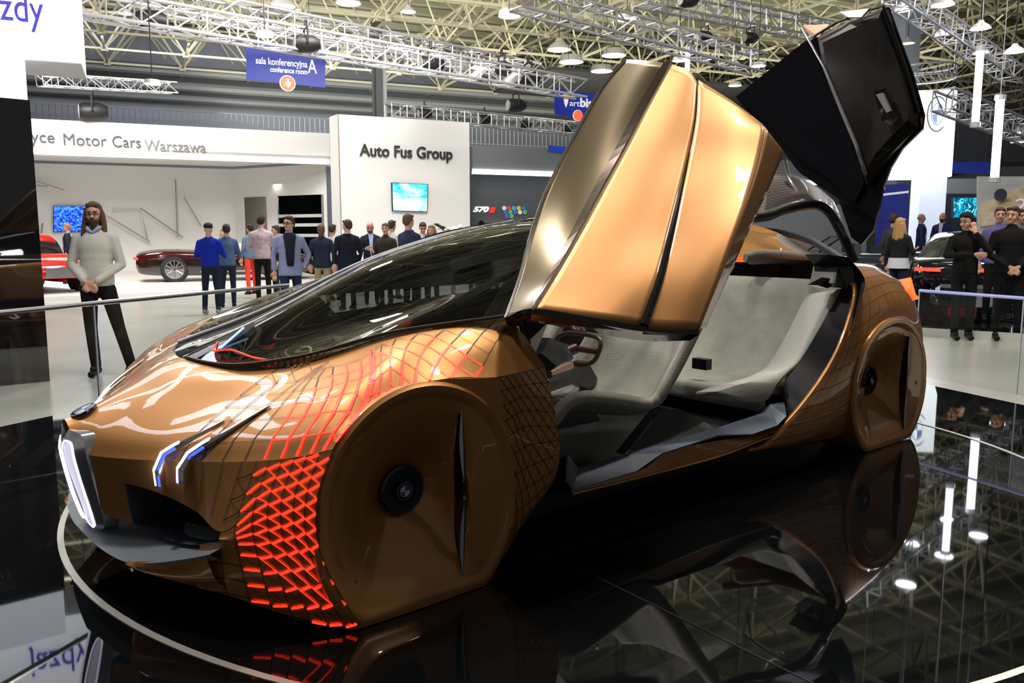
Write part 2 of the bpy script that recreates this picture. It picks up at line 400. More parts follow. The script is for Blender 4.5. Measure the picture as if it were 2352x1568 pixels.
def heat(p):                                       # how near the front wheel (0..1)
    r = math.hypot(p[0] - DC[0], p[2] - DC[1]); d = r - .39 + max(0, .98 - p[1]) * .85
    return max(0.0, min(1.0, 1.30 - d / .27))
def incirc(p, cx=DC[0], rr=.39): return p[1] > .93 and math.hypot(p[0] - cx, p[2] - DC[1]) < rr
# fascia lattice: columns c, rows r rising towards the wheel
NC, NR = 8, 11
def fnode(c, r): return (min(max(3 * (r - .17 * c) / NR + (.0 if r else 0), .02), 3), 3.55 + (7 - 3.55) * c / NC)
for s in (1, -1):
    seams = MB(); glow = glowL if s > 0 else seams
    for c in range(NC):
        for r in range(NR + 3):
            if 3 * (r - .17 * (c + 1)) / NR > 3.0 or 3 * (r - .17 * c) / NR < -.01: continue
            a, b = fnode(c, r), fnode(c + 1, r)
            if b[1] < 4.15 and .9 <= a[0] <= 2.05: continue
            h = heat(FN(*b)) + .1 * (a[0] > 2.2)
            if h > .25: strip(glow, FN, (min(a[0] + .035, 3), a[1] + .05), (b[0], b[1] - .02), .006 + .003 * h, .007 + .003 * h, .004, 2, s)
            elif h > .05: strip(seams, FN, a, b, .003, .003, .003, 2, s)
            d = fnode(c + 1, r + 1)
            if d[0] - a[0] < .05: continue
            h2 = heat(FN(*d))
            if h2 > .55 and d[0] < 2.75: strip(glow, FN, a, d, .0018 + .0026 * h2, .0018 + .0026 * h2, .0035, 3, s)
            elif h2 > .1: strip(seams, FN, a, d, .0018, .0018, .003, 3, s)
    for c in range(-4, NC + 1):                    # vertical seams
        v = 3.55 + (7 - 3.55) * c / NC
        for r in range(NR):
            ua, ub = 3 * r / NR, 3 * (r + 1) / NR
            if v < 4.05 and ub > 1.0 and ua < 2.0: continue
            if v < 2.6: continue
            strip(seams, FN, (ua, v), (ub, v), .0022, .0022, .003, 1, s)
    if s > 0: gp = glowL.build('scale_gaps', redglow, car, fix=False); gp['label'] = 'glowing red gaps between the bumper scales'; glowL = glow = MB()
# bonnet / fender-top lattice: lines leave the crease and the wheel edge and bend rearwards
    lines = []
    def march(u, v, left=0):
        L = [(u, v)]
        for _ in range(60):
            k = .04 + 1.25 * max(0, min(1, (u - .7) / 2.2)); dv = -k * max(0, min(1, (v - 3.3) / .8)); e = .02
            p = HN(u, v); q = HN(min(u + e, 6), max(v + dv * e, 0)); ln = np.linalg.norm(q - p) / e; st = .066 / max(ln, 1e-4)
            u, v = u + st, v + dv * st
            if u >= 5.95 or v < 1.9: break
            if u > 3.3 and v < 3.9: break
            L.append((u, v))
            if len(L) > (9 if v < 3.4 else 16): break
        return L
    for k in range(9): lines.append(march(.03, 2.5 + 3.45 * k / 8.6))
    for k in range(11): lines.append(march(.36 + .43 * k, 5.98))
    pos = [[HN(*q) for q in L] for L in lines]
    for li, L in enumerate(lines):
        for i, (a, b) in enumerate(zip(L, L[1:])):
            h = min(1, heat(pos[li][i + 1]) + .22); h = h if a[0] < 4.6 else h * .5
            b2 = (b[0] - .015, b[1] + .03)
            if h > .42: strip(glow, HN, a, b2, .003 + .0065 * h, .0022 + .0055 * h, .004, 1, s)
            elif h > .1 or li > 7: strip(seams, HN, a, b2, .0045, .003, .003, 1, s)
            else: strip(seams, HN, a, b2, .0022, .0022, .003, 1, s)
            if li + 1 < len(lines) and len(pos[li + 1]):
                k = min(range(len(pos[li + 1])), key=lambda q: np.linalg.norm(pos[li + 1][q] - pos[li][i + 1])); c2 = lines[li + 1][k]
                if np.linalg.norm(pos[li + 1][k] - pos[li][i + 1]) < .11:
                    if h > .45: strip(glow, HN, b, c2, .0034, .0034, .0035, 1, s)
                    else: strip(seams, HN, b, c2, .002, .002, .003, 1, s)
    # behind the wheel
    for k in range(11):
        for m_ in range(7):
            u0 = 3.1 + 1.9 * m_ / 7; u1 = 3.1 + 1.9 * (m_ + 1) / 7; v0 = 3 * k / 11; v1 = 3 * (k + 1) / 11
            pa, pb_ = SN(u0, v0), SN(u1, v0)
            if not incirc(pa) or not incirc(pb_): strip(seams, SN, (u0, v0), (min(u1, 5), v0), .0025, .0025, .0025, 1, s)
            if not incirc(SN(u1, v1)): strip(seams, SN, (u0, v0), (u1, v1), .0025, .0025, .0025, 1, s)
            if not incirc(SN(u0, v1)): strip(seams, SN, (u1, v0), (u0, v1), .0015, .0015, .0025, 1, s)
    seams.build('scale_seams', seam, car, fix=False)
gp = glowL.build('scale_gaps', redglow, car, fix=False); gp['label'] = 'glowing red gaps between the fender scales'

# ---- wheel covers
def wheel_cover(cx, ysgn, rr, low, slit_dx, name='wheel_cover', xs=1.0):
    root = MB(); N = 72; cz = .365
    def ro(t):                                     # outline radius at angle t
        c, s_ = math.cos(t), math.sin(t)
        r = rr if s_ > 0 else rr + (low - rr) * min(1, -s_ * 1.25)
        if s_ < 0: r = min(r, (cz - .004) / -s_)
        return r
    def dep(rho, t):
        prof = [(0, -.165), (.18, -.165), (.24, -.152), (.32, -.128), (.45, -.092), (.6, -.058), (.78, -.028), (.86, -.022), (.92, -.004), (.97, 0), (1.0, -.012)]
        for (a, b), (c, d) in zip(prof, prof[1:]):
            if rho <= c: k = (rho - a) / (c - a + 1e-9); k = k * k * (3 - 2 * k) if rho > .8 else k; y = b + (d - b) * k; break
        x = math.cos(t) * ro(t) * rho
        if rho < .9:
            q = max(0, min(1, (-(x) - (.13)) / .05))
            y = y * (1 - q) + (-.028 * (1 - q) - .012 * q) * q
        if math.sin(t) < 0: k = max(0, -math.sin(t)) ** 2; y = y * (1 - k * max(0, rho - .55) / .45) 
        return y
    rh = [0.0, .1, .18, .21, .25, .29, .34, .4, .47, .55, .63, .72, .8, .85, .88, .91, .94, .97, .99, 1.0]
    P = [[(cx + xs * math.cos(2 * math.pi * k / N) * ro(2 * math.pi * k / N) * r, ysgn * (.985 + dep(r, 2 * math.pi * k / N)), cz + math.sin(2 * math.pi * k / N) * ro(2 * math.pi * k / N) * r) for k in range(N)] for r in rh]
    P.append([(p[0], ysgn * .93, p[2]) for p in P[-1]])
    P.append([(p[0], ysgn * .72, p[2]) for p in P[-1]])
    root.grid(P, 0, wrap=True)
    wc = root.build(name, copper2, car, smooth=True, sharp=50)
    h = MB()
    def disc(prof, m=0):
        h.grid([[(cx + r * math.cos(2 * math.pi * k / 32), ysgn * y, cz + r * math.sin(2 * math.pi * k / 32)) for k in range(32)] for r, y in prof], m, wrap=True)
    disc([(.086, .815), (.086, .845), (.078, .852), (.05, .85), (.046, .84), (.0, .84)])
    hc = h.build('hub_cap', gloss_black, wc, smooth=True, sharp=30)
    badge(hc, (cx, .852 * ysgn, cz), (0, ysgn, 0), .030)
    b = MB()                                       # slit and its grey blade
    def sx(z): return cx - slit_dx - .004 * math.cos((z - cz) * 9)
    zz = [cz - .30 + i * .02 for i in range(29)]
    dk = lambda z: max(.0012, .005 * (1 - abs((z - cz + .02) / .30) ** 2))
    b.grid([[(sx(z) - dk(z), ysgn * .981, z) for z in zz], [(sx(z) + dk(z), ysgn * .978, z) for z in zz]])
    b.grid([[(sx(z) - dk(z), ysgn * .981, z) for z in zz], [(sx(z) - dk(z), ysgn * .93, z) for z in zz]])
    b.grid([[(sx(z) + dk(z), ysgn * .978, z) for z in zz], [(sx(z) + dk(z), ysgn * .93, z) for z in zz]])
    b.build('cover_slit', gloss_black, wc)
    b = MB()
    for zs in (cz + .155, cz - .175):
        zz2 = [zs + (i - 8) * .0155 for i in range(17)]
        w = lambda z: max(.001, .008 * (1 - ((z - zs) / .125) ** 2))
        b.grid([[(sx(z) + .003, ysgn * .984, z) for z in zz2], [(sx(z) + .003 + w(z) * 1.8, ysgn * .984, z) for z in zz2]])
    b.build('slit_blade', mat('pale_blade', (.45, .5, .6), rough=.3), wc, solid=.003)
    return wc
wheel_cover(3.0, 1, .388, .44, .155); wheel_cover(3.0, -1, .388, .44, .155)
RWX = -.27
wheel_cover(RWX, 1, .385, .43, .19, xs=1.17); wheel_cover(RWX, -1, .385, .43, .19, xs=1.17)

# ---- glasshouse
GL = [
 [(3.41, 0, .762), (3.395, .15, .758), (3.331, .35, .766), (3.164, .55, .811), (2.94, .70, .882), (2.55, .84, .923)],
 [(3.03, 0, .908), (3.0, .16, .902), (2.94, .34, .888), (2.86, .52, .905), (2.72, .68, .948), (2.50, .83, .945)],
 [(2.49, 0, 1.126), (2.47, .17, 1.12), (2.43, .35, 1.095), (2.38, .52, 1.06), (2.40, .65, 1.03), (2.44, .81, .965)],
 [(2.0, 0, 1.25), (1.98, .18, 1.245), (1.97, .35, 1.222), (2.0, .51, 1.165), (2.15, .63, 1.085), (2.37, .80, .98)],
 [(1.65, 0, 1.303), (1.65, .18, 1.298), (1.65, .35, 1.278), (1.70, .49, 1.225), (1.95, .62, 1.12), (2.32, .79, .99)],
]
gf = Net(halfnet(GL)); GN = Net(GL)
mb = MB(); mb.grid(gf.pts(6)); mb.build('windscreen', carglass, car, smooth=True, sharp=80)
ROOF = [[(1.65, 0, 1.303), (1.65, .18, 1.298), (1.65, .36, 1.276)], [(1.1, 0, 1.345), (1.1, .18, 1.34), (1.1, .36, 1.315)], [(.5, 0, 1.335), (.5, .18, 1.33), (.5, .36, 1.305)],
        [(0, 0, 1.26), (0, .18, 1.255), (0, .36, 1.235)], [(-.5, 0, 1.10), (-.5, .18, 1.095), (-.5, .38, 1.07)], [(-.95, 0, .95), (-.95, .2, .94), (-.93, .42, .93)]]
rf = Net(halfnet(ROOF)); mb = MB(); mb.grid(rf.pts(4)); mb.build('roof_glass', glass('roof_tint', (.8, .85, .85), .85, ior=1.12), car, smooth=True)
# reflection painted pale along the far edge of the screen, vent slot beside it
mb = MB(); mb.tube(mir([tuple(GN(4 * t / 30, 2.15 + .25 * t / 30) + [0, 0, .004]) for t in range(31)]), .010, 8, flat=.6); mb.build('screen_glint', mat('painted_glint', (.72, .74, .8), rough=.25), car, smooth=True)
mb = MB(); mb.tube([tuple(GN(4 * t / 30, 2.15 + .25 * t / 30) + [0, 0, .004]) for t in range(0)] or mir([tuple(HN(2.85, 2.0) + [0, 0, .004]), tuple(HN(3.3, 2.45) + [0, 0, .006]), tuple(HN(3.9, 2.8) + [0, 0, .006])]), [.004, .022, .004], 6, flat=.5); mb.build('bonnet_vent', gloss_black, car)
# pillars and rails
mb = MB(); mb.tube(curve([tuple(GN(1.0, 3.9) + [0, 0, -.012]), tuple(GN(2.0, 3.5) + [0, 0, -.012]), tuple(GN(3.0, 3.3) + [0, 0, -.012]), (1.6, .50, 1.245)], 6), .015, 8)
mb.build('windscreen_pillar', gloss_black, car, smooth=True)
mb = MB(); mb.tube(mir(curve([(2.2, .57, 1.085), (1.9, .55, 1.20), (1.6, .50, 1.26)], 5)), .02, 8); mb.build('windscreen_pillar', gloss_black, car, smooth=True)
mb = MB(); mb.tube(curve([(3.41, 0, .764)] + [tuple(np.array(GN(0, v / 2)) + np.array([0, 0, .004])) for v in range(1, 11)], 3), .006, 6); mb.build('glass_edge', seam, car)
hoop = [(1.6, .49, 1.275), (1.1, .55, 1.30), Y(1742, 500, .60), Y(1800, 482, .62), Y(1868, 470, .64), Y(1902, 485, .68), Y(1930, 530, .74), Y(1962, 600, .80)]
mb = MB(); mb.tube(curve(hoop, 5), .027, 10); mb.build('roof_rail', black, car, smooth=True)
mb = MB(); mb.tube(curve(mir([(1.6, .49, 1.275), (1.1, .55, 1.30), (.5, .6, 1.30), (0, .64, 1.22), (-.5, .66, 1.06), (-.9, .62, .93)]), 5), .027, 10); mb.build('roof_rail', black, car, smooth=True)
bar = [Y(1690, 515, -.2), Y(1722, 524, -.12), Y(1800, 535, .05), Y(1860, 552, .25), Y(1910, 580, .45), Y(1950, 605, .65)]
mb = MB(); mb.tube(curve(bar, 5), [.03] * 26, 10, flat=.7); mb.build('rear_cross_rail', M('rail', (.02, .024, .032), rough=.4), car, smooth=True)
# right hand side, closed
RS = [[(2.45, -.955, .743), (2.4, -.965, .45), (2.35, -.96, .22)], [(1.6, -.93, .80), (1.6, -.965, .45), (1.6, -.95, .2)], [(.7, -.92, .86), (.7, -.965, .5), (.7, -.95, .22)], [(.1, -.90, .90), (.15, -.965, .5), (.3, -.96, .25)]]
mb = MB(); mb.grid(Net(RS).pts(5)); mb.build('closed_door', copper, car, smooth=True, solid=.04, offset=1)
RG = [[(2.45, -.86, .90), (2.3, -.78, 1.0), (1.7, -.50, 1.24)], [(1.6, -.88, .92), (1.5, -.72, 1.12), (1.2, -.50, 1.30)], [(.7, -.88, .93), (.6, -.76, 1.1), (.5, -.6, 1.29)], [(0, -.86, .96), (0, -.76, 1.08), (0, -.64, 1.22)]]
mb = MB(); mb.grid(Net(RG).pts(4)); mb.build('side_glass', carglass, car, smooth=True)

# ---- rear body: quarter panels round the rear wheels, tail, lamps
RQ = [
 [(.10, .80, 1.02), (.06, .90, .92), (.30, .945, .62), (.62, .95, .38), (.95, .93, .20), (1.05, .90, .17)],
 [(.00, .78, 1.06), (-.02, .88, .92), (.12, .95, .66), (.34, .965, .40), (.50, .955, .2), (.55, .9, .12)],
 [(-.25, .74, 1.055), (-.25, .86, .94), (-.18, .955, .76), (.05, .96, .45), (.1, .95, .25), (.1, .9, .1)],
 [(-.55, .70, 1.03), (-.55, .80, .945), (-.50, .93, .77), (-.35, .95, .45), (-.35, .95, .25), (-.3, .9, .1)],
 [(-.84, .64, .975), (-.84, .76, .90), (-.77, .90, .70), (-.70, .96, .45), (-.66, .96, .22), (-.56, .93, .05)],
 [(-1.10, .52, .93), (-1.09, .70, .87), (-1.0, .78, .66), (-.90, .82, .45), (-.84, .80, .25), (-.76, .78, .1)],
]
QN = Net(RQ)
for s in (1, -1):
    P = QN.pts(6)
    if s < 0: P = [mir(r) for r in P]
    mb = MB(); mb.grid(P, 0, lambda i, j: math.hypot(P[i][j][0] + .27, P[i][j][2] - .365) < .35 and math.hypot(P[i + 1][j + 1][0] + .27, P[i + 1][j + 1][2] - .365) < .36); mb.build('rear_quarter', copper, car, smooth=True, sharp=50, solid=.02, offset=1 if s < 0 else -1)
mb = MB(); tail = [[QN(5, v / 3) for v in range(16)], [mir([QN(5, v / 3)])[0] for v in range(16)]]
mb.grid([tail[0], [(p[0] - .04, 0, p[2] + .01) for p in tail[0]], tail[1]]); mb.build('tail_panel', copper, car, smooth=True)
dk = [[QN(u / 2, 0) for u in range(11)], [(p[0], 0, p[2] + .02) for p in [QN(u / 2, 0) for u in range(11)]], mir([QN(u / 2, 0) for u in range(11)])]
mb = MB(); mb.grid([r[4:] for r in dk]); mb.build('rear_deck', copper, car, smooth=True)
for s in (1, -1):
    qs = MB()
    for i in range(15):
        u = 5 * i / 14
        for k in range(14):
            v0, v1 = 5 * k / 14, 5 * (k + 1) / 14
            pa = QN(u, v1)
            if pa[1] > .92 and math.hypot(pa[0] - RWX, pa[2] - .365) < .42: continue
            strip(qs, QN, (u, v0), (u, v1), .0018, .0018, .003, 1, s)
            if i < 14 and k < 12: strip(qs, QN, (u, v0), (u + 5 / 14, v0), .0022, .0022, .003, 1, s)
    qs.build('rear_scale_seams', seam, car, fix=False)
for s in (1, -1):
    a = [(-.86, .785, .885), (-1.06, .70, .945), (-1.09, .735, .80), (-.97, .80, .82)]
    a = [(p[0] + .0, p[1] * s, p[2]) for p in a]; b = [(p[0] + .02, p[1] - .12 * s, p[2] - .03) for p in a]
    mb = MB(); mb.add(a + b, [(0, 1, 2, 3), (7, 6, 5, 4), (0, 4, 5, 1), (1, 5, 6, 2), (2, 6, 7, 3), (3, 7, 4, 0)])
    mb.build('tail_light', mat('tail_red', (.8, .05, .01), emit=(1, .09, .015), es=2.2), car)

# ---- door opening: sill, jamb, slate trims
sill = [[Y(1311, 1124, .93), Y(1315, 1133, .93)], [Y(1468, 1081, .925), Y(1470, 1094, .93)], [Y(1520, 1045, .925), Y(1560, 1070, .93)], [Y(1590, 1022, .925), Y(1650, 1045, .93)], [Y(1728, 998, .90), Y(1740, 1010, .93)], [Y(1785, 978, .90), Y(1796, 985, .93)]]
mb = MB(); P = Net(sill).pts(4); mb.grid(P); mb.grid([[r[-1] for r in P], [(r[-1][0], r[-1][1] - .12, r[-1][2] - .03) for r in P]]); mb.build('gold_sill', copper, car, smooth=True, sharp=30)
pin = [Y(1300, 1045, .86), Y(1329, 1077, .82), Y(1437, 1045, .82), Y(1518, 1020, .82), Y(1650, 984, .82), Y(1757, 949, .82), Y(1770, 931, .82), Y(1802, 925, .82)]
pout = [Y(x_, y_, .942) for x_, y_ in ((1299, 1105), (1314, 1127), (1462, 1084), (1520, 1044), (1650, 1002), (1728, 999), (1785, 979), (1806, 958))]
mb = MB(); mb.grid([pin, pout]); mb.grid([pin, [(p[0], p[1] - .10, p[2] - .07) for p in pin]]); mb.build('slate_sill_plate', slate, car, solid=.006)
jo = [Y(1947, 588, .86), Y(1986, 640, .90), Y(1976, 690, .93), Y(1948, 760, .93), Y(1903, 850, .93), Y(1852, 918, .93), Y(1800, 985, .92)]
ji = [Y(1938, 610, .80), Y(1935, 655, .80), Y(1915, 700, .80), Y(1880, 760, .80), Y(1838, 830, .80), Y(1804, 868, .80), Y(1798, 940, .82)]
mb = MB(); mb.grid([curve(jo, 4), curve(ji, 4), [(p[0] - .14, p[1] - .04, p[2]) for p in curve(ji, 4)]]); mb.build('door_jamb', M('jamb', (.007, .008, .011), rough=.5, spec=.3), car, smooth=True, sharp=35)
mb = MB(); mb.tube(curve([(p[0], p[1] + .012, p[2]) for p in jo[3:]] + [Y(1740, 1013, .935), Y(1650, 1048, .935), Y(1470, 1096, .935), Y(1315, 1134, .935)], 4), .006, 6); mb.build('opening_trim', copper, car, smooth=True)
lt = [Y(1945, 590, .84), Y(1958, 612, .86), Y(1962, 640, .88), Y(1945, 662, .86), Y(1918, 650, .84), Y(1925, 610, .8), Y(1905, 585, .78)]
mb = MB(); mb.add(lt + [(p[0] - .02, p[1] - .16, p[2]) for p in lt], [(0, 1, 2, 3, 4, 5, 6)] + [(i, (i + 1) % 7, 7 + (i + 1) % 7, 7 + i) for i in range(7)]); mb.build('door_latch', black, car)
mb = MB(); mb.prism([Y(1878, 655, .78), Y(1915, 635, .80), Y(1930, 648, .80), Y(1900, 662, .78)], (0, -.06, 0)); mb.build('latch_blade', gloss_black, car)

# ---- interior
mb = MB(); mb.grid([[(2.4, -.90, .25), (2.4, -.90, .79)], [(1.6, -.90, .25), (1.6, -.90, .86)], [(.7, -.88, .25), (.7, -.88, .92)], [(-.05, -.80, .3), (-.05, -.76, 1.0)], [(-.5, -.68, .5), (-.5, -.66, .98)]]); mb.build('door_lining', mat('lining', (.02, .02, .02), rough=.8), car)
mb = MB(); mb.box((1.35, 0, .20), (2.2, 1.62, .04)); mb.build('cabin_floor', black, car)
mb = MB(); mb.box((2.34, 0, .42), (.05, 1.5, .46)); mb.build('front_bulkhead', black, car)
mb = MB(); mb.box((-.44, 0, .625), (.05, 1.40, .82)); mb.build('rear_bulkhead', black, car)
mb = MB(); mb.box((1.9, 0, .27), (1.3, .22, .12), top=(.9, .7)); mb.build('centre_tunnel', black, car)
mb = MB(); mb.prism([Y(1437, 1045, .78), Y(1500, 965, .7), Y(1525, 935, .68), Y(1560, 940, .68), Y(1620, 968, .70), Y(1660, 980, .78), Y(1518, 1018, .78)], (0, -.06, 0)); mb.build('seat_base', M('dark_plastic', (.02, .022, .022), rough=.5), car)
mb = MB(); mb.tube([Y(1330, 1076, .80), Y(1432, 1046, .80), Y(1448, 1030, .76), Y(1498, 966, .72)], .003, 6); mb.build('seat_base_trim', chrome, car)
def seat_shell(yc, m1, m2):
    path = [(2.28, .44, 0), (2.12, .51, 0), (1.86, .475, 0), (1.62, .44, .2), (1.48, .50, .6), (1.33, .66, .9), (1.17, .86, 1), (1.04, 1.02, 1), (.96, 1.10, 1)]
    lat = [(-.31, .13), (-.27, .09), (-.20, .02), (0, 0), (.20, .02), (.27, .09), (.31, .13)]
    net = []
    for x, z, bk in path:
        row = []
        for yy, up_ in lat:
            wk = 1 if bk > .3 else .55
            row.append((x + up_ * bk * wk, yc + yy, z + up_ * (1 - bk) * wk - (.035 if x > 2.2 else 0)))
        net.append(row)
    n = Net(net); P = n.pts(3)
    w = len(P[0]); mb = MB(); mb.grid(P, 0)
    for idx in range(len(mb.f)):
        j = idx % (w - 1)
        if j < 3 or j > w - 5: mb.m[idx] = 1
    return mb.build('front_seat', [m1, m2], car, smooth=True, sharp=60, solid=.05)
seat_shell(.46, fabric, fabric2); seat_shell(-.42, fabric, fabric2)
# rear bench: wraps round at the sides
RB = []
for yy, dx, dz in ((.76, .13, .07), (.70, .08, .04), (.55, .02, .01), (.3, 0, 0), (0, -.0, .0), (-.3, 0, 0), (-.55, .02, .01), (-.70, .08, .04), (-.76, .13, .07)):
    RB.append([(.72 + dx * .1, yy, .30), (.70 + dx * .2, yy, .40 + dz * .3), (.45 + dx * .4, yy, .38 + dz * .5), (.20 + dx * .8, yy, .40 + dz * .9), (.05 + dx, yy * 1.0, .52 + dz), (-.08 + dx * .6, yy, .72 + dz * .5), (-.20 + dx * .35, yy, .93), (-.30 + dx * .2, yy, .95)])
P = Net(RB).pts(4); mb = MB(); mb.grid(P)
w = len(P[0])
for idx in range(len(mb.f)):
    i = idx // (w - 1)
    if i < 4 or i > len(P) - 6: mb.m[idx] = 1
mb.build('rear_seat', [fabric, fabric2], car, smooth=True, sharp=60, solid=.04)
wo_ = curve([Y(1932, 662, .79), Y(1908, 700, .79), Y(1876, 758, .79), Y(1836, 822, .79), Y(1806, 852, .80), Y(1785, 880, .80), Y(1762, 918, .80), Y(1725, 922, .79)], 4)
wi_ = curve([Y(1902, 668, .70), Y(1878, 715, .70), Y(1850, 772, .70), Y(1812, 835, .71), Y(1778, 858, .72), Y(1730, 875, .73), Y(1690, 885, .74), Y(1645, 900, .74)], 4)
wn_ = [(p[0] - .05, p[1] - .16, p[2] - .03) for p in wi_]
mb = MB(); mb.grid([wo_, wi_, wn_]); mb.build('seat_wing', fabric2, car, smooth=True, sharp=50, solid=.02)
hr = [Y(1712, 592, .05), Y(1790, 590, .16), Y(1878, 603, .33)]
mb = MB(); mb.tube(curve(hr, 5), [.03] + [.052] * 9 + [.045], 14, flat=.8); mb.build('headrest', darkfelt, car, smooth=True)
mb = MB(); mb.box(tuple(np.array(Y(1785, 622, .14))), (.04, .07, .10)); mb.build('headrest_post', black, car)
mb = MB(); mb.tube([Y(1787, 655, .2), Y(1787, 705, .22)], .010, 6, flat=.5); mb.build('red_strap', redfelt, car)
mb = MB(); mb.box(Y(1612, 835, .3), (.05, .10, .06)); mb.build('belt_buckle', black, car)
# dashboard, wheel
D = [[(2.95, -.6, .72), (2.95, 0, .74), (2.95, .6, .72)], [(2.55, -.75, .78), (2.55, 0, .80), (2.55, .75, .78)], [(2.35, -.78, .75), (2.35, 0, .78), (2.35, .78, .75)], [(2.28, -.8, .55), (2.30, 0, .58), (2.28, .8, .55)]]
mb = MB(); mb.grid(Net(D).pts(4)); mb.build('dashboard', mat('dash_grey', (.16, .165, .17), rough=.6), car, smooth=True)
mb = MB(); mb.prism([Y(1245, 812, .70), Y(1262, 775, .62), Y(1300, 790, .5), Y(1318, 822, .5), Y(1290, 850, .66)], (.14, -.12, 0)); mb.build('dash_pod', slate, car)
mb = MB(); mb.tube([Y(1262, 858, .72), Y(1285, 846, .66), Y(1308, 838, .6)], [.012, .020, .022], 10); mb.build('copper_armrest', mat('pale_copper', (.62, .38, .30), rough=.25, metal=.8), car, smooth=True)
ww = MB(); wc_ = np.array(Y(1322, 800, .42)); rot = Matrix.Rotation(R(62), 3, 'Y')
pts = [Vector(wc_) + rot @ Vector((.075 * (abs(math.cos(t)) ** .6) * (1 if math.cos(t) > 0 else -1), .15 * (abs(math.sin(t)) ** .6) * (1 if math.sin(t) > 0 else -1), 0)) for t in [2 * math.pi * k / 28 + .01 for k in range(29)]]
ww.tube(pts, .011, 8, cap=False); ww.tube([Vector(wc_) + rot @ Vector((0, -.14, 0)), Vector(wc_), Vector(wc_) + rot @ Vector((0, .14, 0))], .014, 8); ww.tube([Vector(wc_), Vector(wc_) + Vector((.22, 0, -.05))], .025, 10)
ww.build('steering_wheel', mat('wheel_brown', (.16, .075, .05), rough=.35), car, smooth=True)
mb = MB(); mb.prism([Y(1250, 905, .55), Y(1350, 830, .3), Y(1385, 890, .3), Y(1378, 905, .3), Y(1320, 880, .4)], (0, -.08, 0)); mb.build('console', black, car)
# companion lens on the dash, red markers under the glass
lens = [Y(505, 800, .08), Y(560, 752, .05), Y(590, 745, .0), Y(602, 755, -.03), Y(575, 775, .0), Y(520, 800, .05)]
mb = MB(); mb.add(lens + [(p[0], p[1], p[2] - .03) for p in lens], [(0, 1, 2, 3, 4, 5), (11, 10, 9, 8, 7, 6)] + [(i, (i + 1) % 6, 6 + (i + 1) % 6, 6 + i) for i in range(6)])
mb.build('dash_lens', mat('lens', (.25, .28, .32), rough=.15, coat=1), car)
mb = MB(); mb.tube([lens[0], lens[1]], .004, 6); mb.build('lens_light', mat('lens_led', (.2, .3, .8), emit=(.3, .45, 1.0), es=1.4), car)
mb = MB(); mb.tube([(p[0], p[1], p[2]) for p in curve([Y(500, 785, .0), Y(490, 805, .12), Y(530, 803, .20), Y(580, 820, .33), Y(625, 828, .40)], 4)], .0035, 6)
mb.prism([Y(603, 798, .25), Y(632, 788, .25), Y(625, 797, .27)], (0, 0, -.005)); mb.prism([Y(902, 749, .55), Y(925, 737, .52), Y(946, 734, .50), Y(940, 742, .52)], (0, 0, -.005))
mb.build('red_marker', mat('marker_red', (.5, .03, .02), emit=(.9, .05, .03), es=.7), car)

# ---- open front door (wing), outer skin to the camera
Lb = [Y(1160, 731, .85), Y(1192, 640, .74), Y(1225, 520, .60), Y(1265, 415, .52), Y(1330, 290, .45), Y(1385, 195, .40), Y(1436, 136, .38)]
Mb = [Y(1222, 708, 1.00), Y(1270, 632, .90), Y(1330, 530, .79), Y(1385, 430, .69), Y(1440, 330, .60), Y(1490, 235, .53), Y(1540, 146, .48)]
Cb = [Y(1475, 748, 1.24), Y(1512, 640, 1.18), Y(1537, 540, 1.08), Y(1560, 440, .98), Y(1580, 350, .88), Y(1595, 265, .79), Y(1600, 185, .68)]
Eb = [Y(1605, 755, 1.36), Y(1650, 640, 1.32), Y(1690, 530, 1.26), Y(1722, 440, 1.18), Y(1745, 360, 1.10), Y(1757, 300, 1.04), Y(1752, 285, 1.00)]
Rb = [Y(1622, 752, 1.28), Y(1672, 640, 1.22), Y(1718, 535, 1.17), Y(1758, 450, 1.11), Y(1785, 388, 1.06), Y(1800, 352, 1.04), Y(1799, 349, 1.03)]
DN = Net([Mb, [tuple(np.array(a) * .5 + np.array(b) * .5 + np.array([.0, .035, .0])) for a, b in zip(Mb, Cb)], Cb])
door = MB(); door.grid(DN.pts(6)); fd = door.build('front_door', copper, car, smooth=True, sharp=50, solid=.05, offset=-1)
DN2 = Net([[(p[0], p[1] + .012, p[2]) for p in Cb], [tuple(np.array(a) * .5 + np.array(b) * .5 + np.array([.0, .02, .0])) for a, b in zip(Cb, Eb)], Eb])
door = MB(); door.grid(DN2.pts(6)); door.build('door_panel', copper, fd, smooth=True, sharp=50, solid=.05, offset=-1)
DN3 = Net([Eb, Rb]); door = MB(); door.grid(DN3.pts(6)); door.build('door_edge', copper, fd, smooth=True, solid=.01)
DW = Net([Lb, [tuple(np.array(a) * .5 + np.array(b) * .5 + np.array([.0, .015, .0])) for a, b in zip(Lb, Mb)], Mb])
wd = MB(); wd.grid(DW.pts(6)); wd.build('door_window', mat('window_film', (.17, .125, .065), rough=.30, metal=.5, coat=.3), fd, smooth=True, solid=.03)
wd = MB(); wd.tube(curve([(p[0], p[1] + .006, p[2]) for p in Mb], 4), .006, 6); wd.tube(curve([(p[0], p[1], p[2]) for p in Lb], 4), .007, 6); wd.build('window_trim', chrome, fd, smooth=True)
wd = MB(); wd.grid([[tuple(np.array(a) + np.array([0, .004, .002])) for a in curve([DW(1.62, 6 * t / 12) for t in range(13)], 2)], [tuple(np.array(a) + np.array([0, .004, .002])) for a in curve([DW(1.94, 6 * t / 12) for t in range(13)], 2)]])
wd.build('window_band', mat('brown_band', (.12, .085, .06), rough=.25, metal=.5, coat=.4), fd)
gap = MB(); gap.tube(curve([(p[0], p[1] + .008, p[2]) for p in Cb[:5]], 4), [.016 * (1 - t / 17) + .002 for t in range(17)], 6); gap.build('door_gap', gloss_black, fd)
